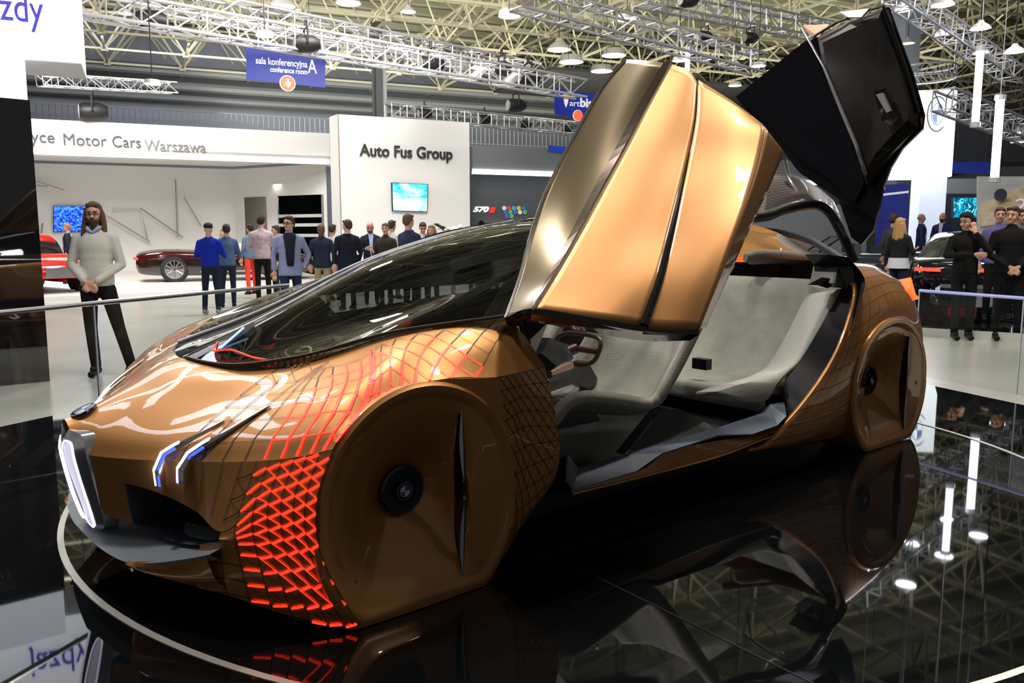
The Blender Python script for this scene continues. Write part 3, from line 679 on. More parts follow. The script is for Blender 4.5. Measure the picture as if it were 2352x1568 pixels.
# black lower frame of the door
bot = [Lb[0], Mb[0], tuple(np.array(Mb[0]) * .5 + np.array(Cb[0]) * .5 + np.array([0, .035, 0])), Cb[0], Eb[0]]
inn = [Y(1172, 742, .80), Y(1225, 728, .86), Y(1340, 748, .98), Y(1475, 770, 1.10), Y(1585, 770, 1.22)]
mb = MB(); mb.grid([curve(bot, 4), curve(inn, 4)]); mb.build('door_frame', gloss_black, fd, solid=.02)
# hinge arm
mb = MB(); mb.prism([Y(1195, 740, .78), Y(1260, 738, .74), Y(1222, 830, .8), Y(1208, 790, .84)], (-.02, -.04, 0)); mb.tube([Y(1204, 732, .82), Y(1217, 790, .84)], .006, 6); mb.build('door_hinge', gloss_black, fd)

# ---- open rear door, inner face to the camera
def XR(px, py, x=0.0): return X(px, py, x)
inner = M('door_inner', (.022, .018, .016), rough=.30, coat=.3)
bglass = mat('black_door_glass', (.004, .004, .006), rough=.04, coat=1)
outer = [XR(1680, 222), XR(1862, 82), XR(1990, 25), XR(2030, 12), XR(2052, 75), XR(2085, 165), XR(2112, 262), XR(2108, 295), XR(2062, 340), XR(2035, 385), XR(2018, 430), XR(2008, 480), XR(1995, 530), XR(1968, 562), XR(1945, 545), XR(1915, 455), XR(1868, 425), XR(1825, 395), XR(1780, 335), XR(1720, 270)]
mb = MB(); mb.prism([(p[0] - .07, p[1], p[2]) for p in outer], (.02, 0, 0)); rd = mb.build('rear_door', gloss_black, car)
panel = [XR(1878, 85, .02), XR(1950, 50, .05), XR(2028, 18, .03), XR(2050, 75, -.01), XR(2083, 165, -.03), XR(2110, 258, -.04), XR(2107, 292, -.03), XR(2060, 338, .0), XR(2018, 385, .0), XR(1992, 430, .0), XR(1968, 350, .04), XR(1930, 250, .05), XR(1890, 150, .04)]
cen = np.mean([panel[k] for k in (1, 3, 5, 7, 11)], 0) + np.array([.06, 0, 0])
mb = MB(); n = len(panel)
mid = [tuple(np.array(p) * .35 + cen * .65) for p in panel]; out1 = [tuple(np.array(p) * .85 + cen * .15 + np.array([.035, 0, 0])) for p in panel]
mb.grid([[(p[0] - .06, p[1], p[2]) for p in panel], panel, out1, mid], wrap=True); mb.add(mid, [tuple(range(n))])
mb.build('door_card', inner, rd, smooth=True, sharp=30)
mb = MB(); mb.grid([[XR(1842, 62, .06), XR(1890, 150, .08), XR(1930, 250, .08), XR(1966, 335, .07), XR(1985, 400, .05)], [XR(1858, 88, .07), XR(1900, 160, .09), XR(1938, 250, .09), XR(1972, 330, .08), XR(1992, 400, .06)]]); mb.build('belt_trim', mat('belt_chrome', (.5, .48, .5), rough=.25, metal=.8), rd, smooth=True, solid=.01)
mb = MB(); mb.grid([[XR(1843, 58, .0), XR(1862, 84, .03)], [XR(1905, 55, .0), XR(1880, 85, .02)]]); mb.build('belt_cap', mat('copper_cap', (.45, .28, .2), rough=.3, metal=.6), rd, solid=.01)
mb = MB(); mb.add([XR(1690, 222, -.02), XR(1852, 92, -.01), XR(1925, 240, .0), XR(1962, 335, .0), XR(1985, 420, -.01), XR(1960, 470, -.02), XR(1905, 410, -.02), XR(1840, 370, -.02), XR(1770, 290, -.02)], [tuple(range(9))]); mb.build('door_glass', bglass, rd, solid=.01)
mb = MB(); mb.prism([XR(2010, 210, .09), XR(2035, 203, .09), XR(2062, 268, .08), XR(2050, 290, .08), XR(2028, 280, .09)], (.012, 0, 0)); mb.build('handle_recess', gloss_black, rd)
mb = MB(); mb.prism([XR(2016, 218, .11), XR(2031, 214, .11), XR(2050, 255, .10), XR(2040, 260, .10)], (.02, 0, 0)); mb.build('door_pull', mat('pull_silver', (.55, .6, .58), rough=.3, metal=.6), rd)
mb = MB(); mb.tube([XR(1870, 83, .05), XR(1920, 52, .07), XR(1990, 25, .06), XR(2029, 14, .04), XR(2052, 75, .0), XR(2084, 163, -.02), XR(2111, 258, -.03)], .008, 6); mb.build('door_seal', black, rd)
mb = MB(); mb.grid([[XR(1930, 30, .07), XR(1998, 22, .08)], [XR(1950, 42, .09), XR(1980, 42, .10)]]); mb.build('top_cap', mat('cap_pale', (.55, .5, .46), rough=.2, metal=.5), rd, solid=.01)
# scaled roof flap that lifts with the rear door
RFn = Net([[X(1748, 392, -.25), X(1752, 440, -.1), X(1738, 500, .1)], [X(1810, 398, -.3), X(1830, 432, -.12), X(1850, 462, .05)], [X(1870, 425, -.32), X(1890, 455, -.15), X(1905, 482, .0)], [X(1915, 462, -.3), X(1932, 500, -.15), X(1950, 552, .0)]])
mb = MB(); mb.grid(RFn.pts(5)); flp = mb.build('roof_flap', mat('dark_copper', (.045, .035, .03), rough=.35, metal=.5, coat=.3), rd, smooth=True, solid=.015)
fs = MB()
for i in range(25):
    for k in range(14):
        strip(fs, RFn, (3 * i / 25, 2 * k / 14), (min(3 * (i + .8) / 25, 3), 2 * (k + .5) / 14), .003, .003, .004, 1)
fs.build('flap_scales', mat('flap_line', (.12, .11, .11), rough=.4, metal=.5), flp, fix=False)
mb = MB(); mb.tube([X(1803, 368, -.2), X(1812, 410, -.15), X(1838, 455, -.05)], [.014, .012, .006], 8); mb.build('flap_edge', chrome, flp, smooth=True)

for o in [c for c in bpy.data.objects if c.type == 'MESH' and (c.parent is car or (c.parent and c.parent.parent is car))]:
    for v in o.data.vertices:
        if v.co.z < .004 and o.parent is not None and not o.modifiers: v.co.z = .004
# ================================================================== stage
stage_m = mat('black_stage_glass', (.003, .0035, .004), rough=.025, spec=.55)
ne = on(0, 980), on(140, 950), on(2140, 885), on(2352, 930)
d1 = (ne[0] - ne[1]) / np.linalg.norm(ne[0] - ne[1]); d2 = (ne[3] - ne[2]) / np.linalg.norm(ne[3] - ne[2])
poly = [ne[0] + d1 * 6, ne[1], np.array([-.7, 8.4, 0]), np.array([2.2, 8.2, 0]), ne[2], ne[3], ne[3] + d2 * 7, np.array([2, -4, 0]), np.array([-4, -4, 0])]
mb = MB(); mb.prism([(p[0], p[1], FLOOR) for p in poly], (0, 0, -FLOOR))
st = mb.build('display_stage', stage_m); tag(st, 'black mirror-gloss stage carrying the copper concept car', 'stage')
tc_, tr = (.34, 4.42), 2.48
mb = MB(); N = 160
for k in range(N):
    a, b = 2 * math.pi * k / N, 2 * math.pi * (k + 1) / N
    for r0, r1, z in ((tr - .012, tr + .012, .003),):
        mb.add([(tc_[0] + r0 * math.cos(a), tc_[1] + r0 * math.sin(a), z), (tc_[0] + r1 * math.cos(a), tc_[1] + r1 * math.sin(a), z), (tc_[0] + r1 * math.cos(b), tc_[1] + r1 * math.sin(b), z), (tc_[0] + r0 * math.cos(b), tc_[1] + r0 * math.sin(b), z),
                (tc_[0] + r0 * math.cos(a), tc_[1] + r0 * math.sin(a), -.02), (tc_[0] + r1 * math.cos(a), tc_[1] + r1 * math.sin(a), -.02), (tc_[0] + r1 * math.cos(b), tc_[1] + r1 * math.sin(b), -.02), (tc_[0] + r0 * math.cos(b), tc_[1] + r0 * math.sin(b), -.02)],
               [(0, 1, 2, 3), (0, 3, 7, 4), (1, 5, 6, 2)])
o = mb.build('turntable_ring', mat('brushed_ring', (.62, .60, .54), rough=.3, metal=.4)); o.parent = st; o['label'] = 'pale metal ring round the turntable'
mb = MB(); a, b = on(1300, 1290), on(2010, 1640); mb.tube([(a[0] - 3.2, a[1] + 2.2, .001), tuple(a + np.array([0, 0, .001])), tuple(b + np.array([0, 0, .001]))][1:], .002, 4)
o = mb.build('glass_joint', mat('joint', (.05, .05, .05), rough=.4)); o.parent = st
# glass balustrades on the stage edge
bal = glass('clear_glass', (.90, .95, .94), .93, ior=1.42)
railm = mat('steel_rail', (.72, .74, .76), rough=.22, metal=.9)
def balustrade(pts, h, label, m=railm, seams=()):
    root = thing('glass_balustrade', label, 'railing', (pts[0][0], pts[0][1], .008))
    ox, oy = pts[0][0], pts[0][1]
    Q = [(p[0] - ox, p[1] - oy) for p in pts]
    for a, b in zip(Q, Q[1:]):
        mb = MB(); d = np.array([b[0] - a[0], b[1] - a[1]]); L = np.linalg.norm(d); nrm = np.array([-d[1], d[0]]) / L * .006
        base = [(a[0], a[1]), (b[0], b[1])]
        mb.add([(a[0], a[1], .0), (b[0], b[1], .0), (b[0], b[1], h), (a[0], a[1], h)], [(0, 1, 2, 3)])
        mb.build('glass_pane', bal, root)
    mb = MB(); mb.tube([(q[0], q[1], h) for q in Q], .014, 8, flat=.8); mb.build('handrail', m, root, smooth=True)
    for q in Q:
        mb = MB(); mb.box((q[0], q[1], h / 2), (.006, .014, h)); mb.build('edge_strip', mat('glass_edge_strip', (.35, .42, .5), rough=.2), root)
    return root
e = [(-3.62, 4.2), (-3.1, 5.55), (-1.55, 6.30), (-.6, 6.75)]
hh = .86
pA = on(0, 722, hh); pB = on(215, 700, hh); pC = on(480, 676, hh); pD = on(662, 657, hh)
balustrade([(pA[0] + (pA[0] - pB[0]) * 1.2, pA[1] + (pA[1] - pB[1]) * 1.2), tuple(pB[:2]), tuple(pD[:2])], hh, 'clear glass balustrade with steel handrail in front of the bearded man in the pale sweater')
pE = on(2112, 669, .74); pF = on(2352, 687, .74)
balustrade([tuple(pE[:2]), tuple(pF[:2]), tuple((pF + (pF - pE) * 1.5)[:2])], .74, 'glass balustrade with blue-lit handrail before the two men in black', mat('blue_rail', (.45, .48, .75), rough=.25, metal=.5, emit=(.3, .32, .7), es=.25))
# ================================================================== the hall
HA = R(24); HXv = np.array([math.cos(HA), math.sin(HA), 0]); HYv = np.array([-math.sin(HA), math.cos(HA), 0])
def along(px, py, p0, ang=HA):                     # pixel onto the vertical plane through p0 with heading ang
    n = np.array([-math.sin(ang), math.cos(ang), 0]); d = ray(px, py); t = ((np.array(p0) - CAM) @ n) / (d @ n); return CAM + d * t
white = mat('stand_white', (.80, .79, .77), rough=.55)
floor_m = mat('floor_screed', (.42, .41, .37), rough=.22, spec=.45, noise=(.35, .18))
mb = MB(); mb.box((4, 26, FLOOR - .1), (110, 92, .2)); struct(mb.build('floor', floor_m))
wall_m = mat('hall_wall', (.21, .22, .27), rough=.7)
def hwall(name, c, L, h, z0=FLOOR, th=.4, m=wall_m, ang=HA):
    mb = MB(); mb.box((c[0], c[1], z0 + h / 2), (L, th, h), rz=ang); return struct(mb.build(name, m))
bw0 = np.array([0, 50, 0]) ; hwall('wall_back', (3, 51.5), 100, 11.6)
hwall('wall_left', (-38, 24), 62, 11.6, ang=HA + R(90)); hwall('wall_right', (44, 40), 80, 11.6, ang=HA + R(90))
ce = mat('ceiling_sheet', (.20, .195, .14), rough=.8, noise=(.6, .35))
mb = MB(); mb.box((3, 38, 11.9), (100, 62, .15), rz=HA); struct(mb.build('ceiling', ce))
# space frame under the roof
steel_olive = mat('olive_steel', (.52, .49, .36), rough=.55)
mb = MB(); S_ = 3.2; zb, zt = 9.0, 11.2
def hp(i, j, z, off=0): p = np.array([3, 38, 0]) + HXv * ((i + off) * S_) + HYv * ((j + off) * S_); return (p[0], p[1], z)
for i in range(-13, 14):
    for j in range(-7, 5):
        a = hp(i, j, zb); q = at(1176, 0, 30)
        mb.tube([a, hp(i + 1, j, zb)], .06, 4, cap=False); mb.tube([a, hp(i, j + 1, zb)], .06, 4, cap=False)
        t = hp(i, j, zt, .5)
        mb.tube([t, hp(i + 1, j, zt, .5)], .06, 4, cap=False); mb.tube([t, hp(i, j + 1, zt, .5)], .06, 4, cap=False)
        for c in (a, hp(i + 1, j, zb), hp(i, j + 1, zb), hp(i + 1, j + 1, zb)): mb.tube([t, c], .045, 4, cap=False)
        mb.box(a, (.22, .22, .22)); mb.box(t, (.22, .22, .22))
struct(mb.build('trim_1', steel_olive))
mb = MB()                                          # purlins, ducts, long beams
for j in range(-14, 9): p = np.array([3, 38, 0]) + HYv * (j * 1.6 + .4); mb.box((p[0], p[1], 11.65), (100, .14, .3), rz=HA)
struct(mb.build('trim_2', mat('purlin', (.30, .29, .22), rough=.6)))
mb = MB()
for k in range(-6, 7): p = np.array([0, 51.0, 0]) + HXv * (k * 6.4 + 1.5); mb.box((p[0], p[1], 4.6), (.7, .8, 9.6), rz=HA)
struct(mb.build('trim_3', mat('wall_column', (.16, .15, .12), rough=.7)))
mb = MB()
for z, r, o in ((8.35, .22, -2.0), (7.85, .16, -1.6), (9.0, .25, -2.4)):
    p = np.array([0, 50.5, 0]) + HYv * o; mb.tube([tuple(p - HXv * 44 + [0, 0, z]), tuple(p + HXv * 44 + [0, 0, z])], r, 8)
struct(mb.build('trim_4', mat('pipes', (.20, .21, .22), rough=.45, metal=.3), smooth=True))
# dark service deck under the roof edge
mb = MB(); p = np.array([3, 50.5, 0]) - HYv * 6.0; p = p + HXv * 4.5; mb.box((p[0], p[1], 8.9), (20, 7.0, .12), rz=HA); struct(mb.build('trim_5', mat('dark_deck', (.03, .032, .035), rough=.7)))
# gallery with railing
p = np.array([0, 50.5, 0]) - HYv * 2.2
mb = MB(); mb.box((p[0], p[1], 5.95), (90, 1.9, .3), rz=HA); struct(mb.build('trim_6', mat('gallery', (.10, .105, .12), rough=.6)))
mb = MB(); pr = p - HYv * .9
for z in (7.05, 6.2): mb.tube([tuple(pr - HXv * 44 + [0, 0, z]), tuple(pr + HXv * 44 + [0, 0, z])], .035, 6)
for k in range(-176, 176): q = pr + HXv * (k * .25); mb.box((q[0], q[1], 6.6), (.03, .03, .95))
struct(mb.build('trim_7', mat('gallery_rail', (.22, .23, .26), rough=.4, metal=.4)))

# ---- hanging trusses
alu = mat('aluminium', (.56, .56, .58), rough=.38, metal=.5)
def truss(p, q, w, label, bays=None, m=alu, r=None):
    p, q = np.array(p, float), np.array(q, float); c = (p + q) / 2
    t = thing('lighting_truss', label, 'truss', c, group=None)
    d = q - p; L = np.linalg.norm(d); d /= L; s = np.cross(d, [0, 0, 1]); s /= np.linalg.norm(s); u = np.cross(s, d)
    r = r or w * .075; n = bays or max(4, int(L / (w * 1.3))); ch = MB(); wb = MB()
    cor = [(s * a + u * b) * w / 2 for a, b in ((1, 1), (1, -1), (-1, -1), (-1, 1))]
    for k in cor: ch.tube([p - c + k, q - c + k], r, 6)
    for i in range(n):
        a, b = p - c + d * L * i / n, p - c + d * L * (i + 1) / n
        for k in range(4):
            k2 = (k + 1) % 4; wb.tube([a + cor[k], b + cor[k2]] if i % 2 else [a + cor[k2], b + cor[k]], r * .55, 4, cap=False)
            wb.tube([a + cor[k], a + cor[k2]], r * .55, 4, cap=False)
    ch.build('chord', m, t, smooth=True); wb.build('lacing', m, t); return t
truss(at(150, 0, 17), at(1335, 205, 26), .50, 'long silver box truss crossing the hall from top left above the conference room sign')
truss(at(330, -10, 20.5), at(1230, 168, 29), .55, 'second silver truss running just behind the long one at top left')
truss(at(1185, -8, 17), at(1745, 148, 21), .45, 'silver truss with two bright lamps running down to the copper door top')
truss(at(1470, -12, 20), at(1905, 75, 24), .45, 'silver truss in the roof above the open copper door')
truss(at(2050, -20, 14), at(2330, 175, 17), .32, 'thin silver truss at top right above the hanging lamps')
truss(at(90, 183, 16), at(400, 202, 18.5), .22, 'short silver truss ending in mid air left of the conference room sign')
truss(at(892, 253, 27), at(1312, 295, 32), .42, 'low silver truss with small black lamps right of the white Auto Fus Group wall')
truss(at(2165, 228, 17), at(2400, 322, 20), .40, 'silver truss behind the vertical light tubes at right', m=mat('dull_alu', (.38, .38, .40), rough=.4, metal=.5))
# ring of truss over the white light box
t = thing('ring_truss', 'round silver truss on top of the white roundel light box', 'truss', at(2128, 185, 25.6)); cc = at(2128, 168, 25.6) - at(2128, 185, 25.6)
mb = MB()
for z in (-.16, .16): mb.tube([(cc[0] + .82 * math.cos(a), cc[1] + .82 * math.sin(a), cc[2] + z) for a in [2 * math.pi * k / 24 for k in range(25)]], .03, 5, cap=False)
mb.tube([(cc[0] + .82, cc[1], cc[2]), (cc[0] + .82, cc[1], 9.0 - t.location[2])], .02, 5); mb.build('ring_chord', alu, t)
mb = MB()
for k in range(24):
    a, b = 2 * math.pi * k / 24, 2 * math.pi * (k + 1) / 24; mb.tube([(cc[0] + .82 * math.cos(a), cc[1] + .82 * math.sin(a), cc[2] - .16), (cc[0] + .82 * math.cos(b), cc[1] + .82 * math.sin(b), cc[2] + .16)], .02, 4)
mb.build('lacing', alu, t)

# ---- lamps
lampw = mat('lamp_white', (1, 1, 1), emit=(1, .97, .9), es=14); lampb = mat('lamp_cool', (1, 1, 1), emit=(.85, .88, 1), es=12)
shade_m = mat('lamp_shade', (.45, .45, .42), rough=.4); blk = M('lamp_black', (.012, .012, .014), rough=.5)
def highbay(px, py, y, r, label, m=lampw, dome=True):
    c = at(px, py, y); t = thing('hanging_lamp', label, 'lamp', c, group=None)
    mb = MB(); mb.lathe([(0, .85 * r), (.25 * r, .85 * r), (.35 * r, .6 * r), (.8 * r, .3 * r), (r, 0)] if dome else [(0, .5 * r), (.9 * r, .5 * r), (r, 0)], n=20); mb.build('lamp_shade', shade_m, t, smooth=True)
    mb = MB(); mb.lathe([(0, .02), (.9 * r, .02), (.9 * r, .0), (0, 0)], n=20); mb.build('diffuser', m, t)
    mb = MB(); mb.tube([(0, 0, .8 * r), (0, 0, max(.8 * r + .3, 11.5 - c[2]))], .012, 5); mb.build('cable', blk, t)
    return t
for a in [(1170, 38, 18.5, .24, 'brightest round lamp, at top centre on the truss left of the copper door'), (1440, 46, 20, .22, 'bright lamp straight above the copper wing door'),
          (608, 83, 19, .20, 'flat lamp under the long truss above the conference room sign'), (288, 32, 19, .13, 'small lamp beside the black spotlight at top left'),
          (350, 193, 17, .16, 'starry white lamp on the short truss at left'), (116, 175, 16, .15, 'lamp beside the lower corner of the white overhead sign'),
          (1560, 140, 21, .17, 'lamp glaring just behind the tip of the copper door'), (1742, 152, 20, .17, 'lamp hanging between the copper door and the black door'),
          (1410, 128, 34, .48, 'wide flat lamp left of the copper door tip, nearest to it'), (1312, 143, 34, .48, 'wide flat lamp, leftmost of the three above the bistro sign'), (1382, 164, 36, .46, 'wide flat lamp, lowest of the three above the bistro sign'),
          (1688, 197, 33, .25, 'small lamp low between the two raised doors')]: highbay(*a, dome=False)
for a in [(2070, 24, 15, .17, 'white lamp just right of the top of the black door'), (2165, 12, 14, .18, 'white lamp at the very top edge, right of the black door'), (2168, 78, 16, .17, 'white lamp right of the black door, below the top edge pair'),
          (2252, 66, 15, .17, 'white lamp in a black hood near the top right corner'), (2330, 120, 15, .17, 'white lamp at the right edge beside the taller light tube'), (2252, 122, 17, .16, 'white lamp right behind the top of the left light tube'),
          (2342, 305, 22, .2, 'lamp at the right edge below the roof, upper of two'), (2338, 327, 24.5, .2, 'lamp at the right edge below the roof, lower of two')]: highbay(*a, m=lampb)
for a in [(650, 15, 24, .38, 'pale square-hooded bay lamp at the top edge above the blue sign'), (800, 8, 27, .42, 'unlit dome lamp at the top edge, left of centre'), (938, 28, 27, .25, 'small dome lamp in the roof left of the brightest lamp'), (1284, 115, 30, .45, 'unlit white dome lamp hanging left of the copper door'), (2085, 100, 24, .2, 'dome lamp beside the steel column at right')]: highbay(*a, m=mat('faint_lamp', (.9, .9, .85), emit=(1, .95, .8), es=.5))
def spot(px, py, y, sc, label, lit=None, tilt=0.0):
    c = at(px, py, y); t = thing('stage_spotlight', label, 'spotlight', c, R(24 + tilt))
    mb = MB(); mb.tube([(-.2 * sc, 0, 0), (-.12 * sc, 0, 0), (.12 * sc, 0, .02 * sc), (.24 * sc, 0, .02 * sc)], [.13 * sc, .16 * sc, .15 * sc, .09 * sc], 12); mb.build('spot_body', blk, t, smooth=True, sharp=40)
    mb = MB(); mb.tube([(0, -.17 * sc, 0), (0, -.17 * sc, .28 * sc), (0, .17 * sc, .28 * sc), (0, .17 * sc, 0)], .018 * sc, 6); mb.tube([(0, 0, .28 * sc), (0, 0, (9.0 - c[2]) if 1500 < px < 1800 else .42 * sc)], .03 * sc if not 1500 < px < 1800 else .012, 6); mb.build('yoke', blk, t)
    mb = MB(); mb.tube([(-.215 * sc, 0, 0), (-.20 * sc, 0, 0)], .12 * sc, 12); mb.build('lens', lit or mat('dull_lens', (.45, .42, .38), rough=.2), t)
for a in [(345, 50, 19, 1.5, 'big black spotlight on the long truss at top left'), (703, 102, 20, 1.3, 'black spotlight just right of the top of the conference room sign'), (990, 148, 24, 1.5, 'black spotlight hanging under the long truss above Auto Fus Group'),
          (1152, 158, 25, 1.3, 'black spotlight beside the lit panel on the long truss'), (1185, 243, 28, 1.4, 'black spotlight hanging low in the dark, left of the bistro sign'), (1213, 178, 26, 1.5, 'black spotlight at the right end of the long truss'), (213, 258, 27.7, 1.9, 'black projector standing on top of the white fascia'),
          (975, 262, 27.8, 1.0, 'small black lamp, leftmost on the low truss'), (1113, 275, 29.5, 1.0, 'small black lamp, second from left on the low truss'), (1205, 287, 30.7, 1.0, 'small black lamp, third from left on the low truss'), (1300, 296, 32, 1.0, 'small black lamp, rightmost on the low truss'),
          (1580, 2, 20, 1.0, 'black spotlight at the very top edge above the copper door'), (1618, 85, 22, .9, 'dark lamp dangling left of the black door'), (1723, 88, 22, .9, 'dark lamp dangling close to the black door')]: spot(*a)
for a in [(1178, 180, 25, 1.0, 'white cylinder spotlight under the long truss, right one'), (1100, 168, 25, .9, 'white cylinder spotlight under the long truss, left one')]:
    c = at(*a[:3]); t = thing('white_spotlight', a[4], 'spotlight', c); mb = MB(); mb.tube([(-.18, 0, -.15), (.15, 0, .12)], [.13, .12], 12); mb.build('spot_body', mat('spot_white', (.8, .8, .8), rough=.4), t, smooth=True, sharp=40); mb = MB(); mb.tube([(0, 0, 0), (0, 0, .5)], .02, 6); mb.build('bracket', alu, t)
c = at(1108, 156, 25.5); t = thing('truss_lamp', 'thin lit panel on the long truss above Auto Fus Group', 'lamp', c); mb = MB(); mb.box((0, 0, 0), (.62, .3, .05), rz=HA); mb.build('panel', lampw, t)
mb = MB(); mb.box((0, 0, .05), (.66, .34, .05), rz=HA); mb.tube([(0, 0, .05), (0, 0, .3)], .02, 6); mb.build('housing', blk, t)
# vertical light tubes
tube_m = mat('tube_light', (1, 1, 1), emit=(.78, .76, 1.0), es=9)
for (x0, y0, x1, y1, yy, r, lab) in ((2258, 118, 2240, 285, 13.5, .055, 'vertical white light tube hanging right of the light box, left and higher one'), (2294, 230, 2284, 412, 13.5, .062, 'vertical white light tube at right, the lower one nearest the right edge'), (1580, 116, 1578, 174, 20, .055, 'short vertical light tube above the copper door')):
    a = at(x0, y0, yy); b = at(x1, y1, yy); t = thing('light_tube', lab, 'lamp', (b[0], b[1], b[2])); L = a[2] - b[2]
    mb = MB(); mb.tube([(0, 0, .03), (0, 0, L)], r, 10); mb.build('tube', tube_m, t, smooth=True, sharp=40); mb = MB(); mb.tube([(0, 0, L), (0, 0, L + .08)], r * 1.4, 10); mb.tube([(0, 0, L + .08), (0, 0, 9 - b[2])], .006, 4); mb.build('end_cap', alu, t); mb = MB(); mb.tube([(0, 0, -.05), (0, 0, .03)], r * 1.4, 10); mb.build('end_cap', alu, t)

def fit(name, body, pL, pR, h, m, parent=None, ang=HA, ext=.01, origin=(0, 0, 0), off=.02, bold=0, shear=0):
    """text whose baseline runs from world point pL to pR, capital height h"""
    pL, pR = np.array(pL, float), np.array(pR, float); o = text(name, body, h / .73, pL - np.array(origin) - np.array([-math.sin(ang), math.cos(ang), 0]) * off, (R(90), 0, ang), m, parent, ext, bold=bold, shear=shear)
    bpy.context.view_layer.update(); w = o.dimensions[0] / o.scale[0]; k = np.linalg.norm((pR - pL)[:2]) / max(w, 1e-3)
    me = bpy.data.meshes.new_from_object(o.evaluated_get(bpy.context.evaluated_depsgraph_get())); me.transform(Matrix.Diagonal((k, 1, 1, 1)))
    q = bpy.data.objects.new(name, me); COL.objects.link(q); q.location = o.location; q.rotation_euler = o.rotation_euler; q.parent = parent
    if not me.materials: me.materials.append(m)
    c = o.data; bpy.data.objects.remove(o); bpy.data.curves.remove(c); return q

# ---- Rolls stand
f0 = at(65, 272, 27); f1 = along(757, 315, f0)
zb_ = along(757, 378, f0)[2]; ztop = f0[2]
rs = thing('exhibition_stand', 'white open-fronted car stand with a long lettered fascia, behind the maroon convertible', 'stand', (f1[0], f1[1], FLOOR)); o3 = np.array([f1[0], f1[1], FLOOR])
mb = MB(); L = f0 - HXv * 3; pf = [np.array([L[0], L[1], zb_]), np.array([f1[0], f1[1], zb_]), np.array([f1[0], f1[1], ztop]), np.array([L[0], L[1], ztop])]
mb.prism([p - o3 for p in pf], HYv * .35); fas = mb.build('fascia', white, rs)
mb = MB(); q = [pf[0] - HYv * .05 + [0, 0, .02], pf[1] - HXv * .15 - HYv * .05 + [0, 0, .02]]; mb.prism([q[0] - o3, q[1] - o3, q[1] - o3 + [0, 0, .14], q[0] - o3 + [0, 0, .14]], HYv * .1); mb.build('light_strip', mat('strip_white', (1, 1, 1), emit=(1, 1, 1), es=2.2), rs)
wb0 = f0 + HYv * 5.0
a = along(40, 500, wb0); b = along(540, 500, wb0)
def vq(a, b, z0, z1): return [np.array([a[0], a[1], z0]) - o3, np.array([b[0], b[1], z0]) - o3, np.array([b[0], b[1], z1]) - o3, np.array([a[0], a[1], z1]) - o3]
mb = MB(); mb.prism(vq(a, b, FLOOR, zb_ + .1), HYv * .2); mb.build('back_panel', white, rs)
e1 = np.array([f1[0], f1[1], 0]) + HYv * .8
mb = MB()
def wl(px): return b + (e1 - b) * ((px - 540) / (757 - 540))
zo = along(600, 438, b)[2]
for x0, x1, z0, z1 in ((540, 565, FLOOR, zb_ + .1), (565, 757, 2.75, zb_ + .1), (620, 645, FLOOR, 2.75), (745, 757, FLOOR, 2.75)): mb.prism(vq(wl(x0), wl(x1), z0, z1), HYv * .2)
mb.build('side_panel', white, rs)
mb = MB(); mb.prism(vq(wl(640), wl(750), FLOOR, 2.75), HYv * .03); mb.build('office_glass', glass('office_glass', (.8, .85, .85), .8), rs)
mb = MB()
for z in (1.9, 1.55, 1.15): mb.prism([p - HYv * .04 for p in vq(wl(645), wl(745), z, z + .12)], HYv * .02)
mb.build('frosted_stripe', mat('frost', (.55, .56, .54), rough=.6), rs)
mb = MB(); mb.prism([p + HYv * 2.2 for p in vq(wl(540), wl(757), FLOOR, 3.4)], HYv * .1); mb.build('office_wall', mat('office_dark', (.34, .33, .30), rough=.7), rs)
c_ = wl(690) + HYv * 1.1; area('office_fill', (float(c_[0]), float(c_[1]), 3.2), (float(c_[0]), float(c_[1]), 0), 1.2, 60, (1, .95, .85))  # unseen lamp added to brighten the room behind the glass
mb = MB(); mb.prism([pf[0] - o3 + [0, 0, .2], pf[1] - o3 + [0, 0, .2], e1 - o3 * [1, 1, 0] * 1.0 + [0, 0, -o3[2] + zb_ + .2 - 0], b - o3 + [0, 0, zb_ + .2 - b[2]], a - o3 + [0, 0, zb_ + .2 - a[2]]], (0, 0, .1)); mb.build('soffit', white, rs)
let = mat('brushed_letter', (.07, .07, .075), rough=.5); let2 = mat('pale_letter', (.22, .22, .23), rough=.5)
for wd_, x0, x1, yb, mm in (('Motor', 144, 243, 332, let), ('Cars', 257, 322, 337, let), ('Warszawa', 332, 472, 345, let2)):
    A_, B_ = along(x0, yb, f0), along(x1, yb, f0); B_[2] = A_[2]; fit('lettering', wd_, A_, B_, .38, mm, rs, origin=o3, ext=.02, off=.03)
A_, B_ = along(72, 326, f0), along(126, 326, f0); B_[2] = A_[2]; fit('lettering', 'yce', A_, B_, .38, let, rs, origin=o3, ext=.02, off=.03)
A_, B_ = along(258, 488, wb0), along(322, 488, wb0); fit('lettering', 'DAWN', A_, B_, .2, mat('faint_letter', (.62, .62, .62)), rs, origin=o3, off=.03)
silver = mat('silver_bar', (.42, .42, .44), rough=.4, metal=.3)
for k, pts in enumerate((((80, 415), (147, 436)), ((80, 425), (110, 428)), ((245, 562), (245, 495), (345, 556)), ((340, 556), (323, 478), (420, 545)), ((408, 545), (403, 412)), ((422, 452), (462, 520)), ((262, 590), (246, 580)), ((98, 512), (92, 560)))):
    mb = MB(); mb.tube([tuple(along(x, y, wb0 - HYv * .3) - o3) for x, y in pts], .035, 4); mb.build('wall_sculpture', silver, rs)
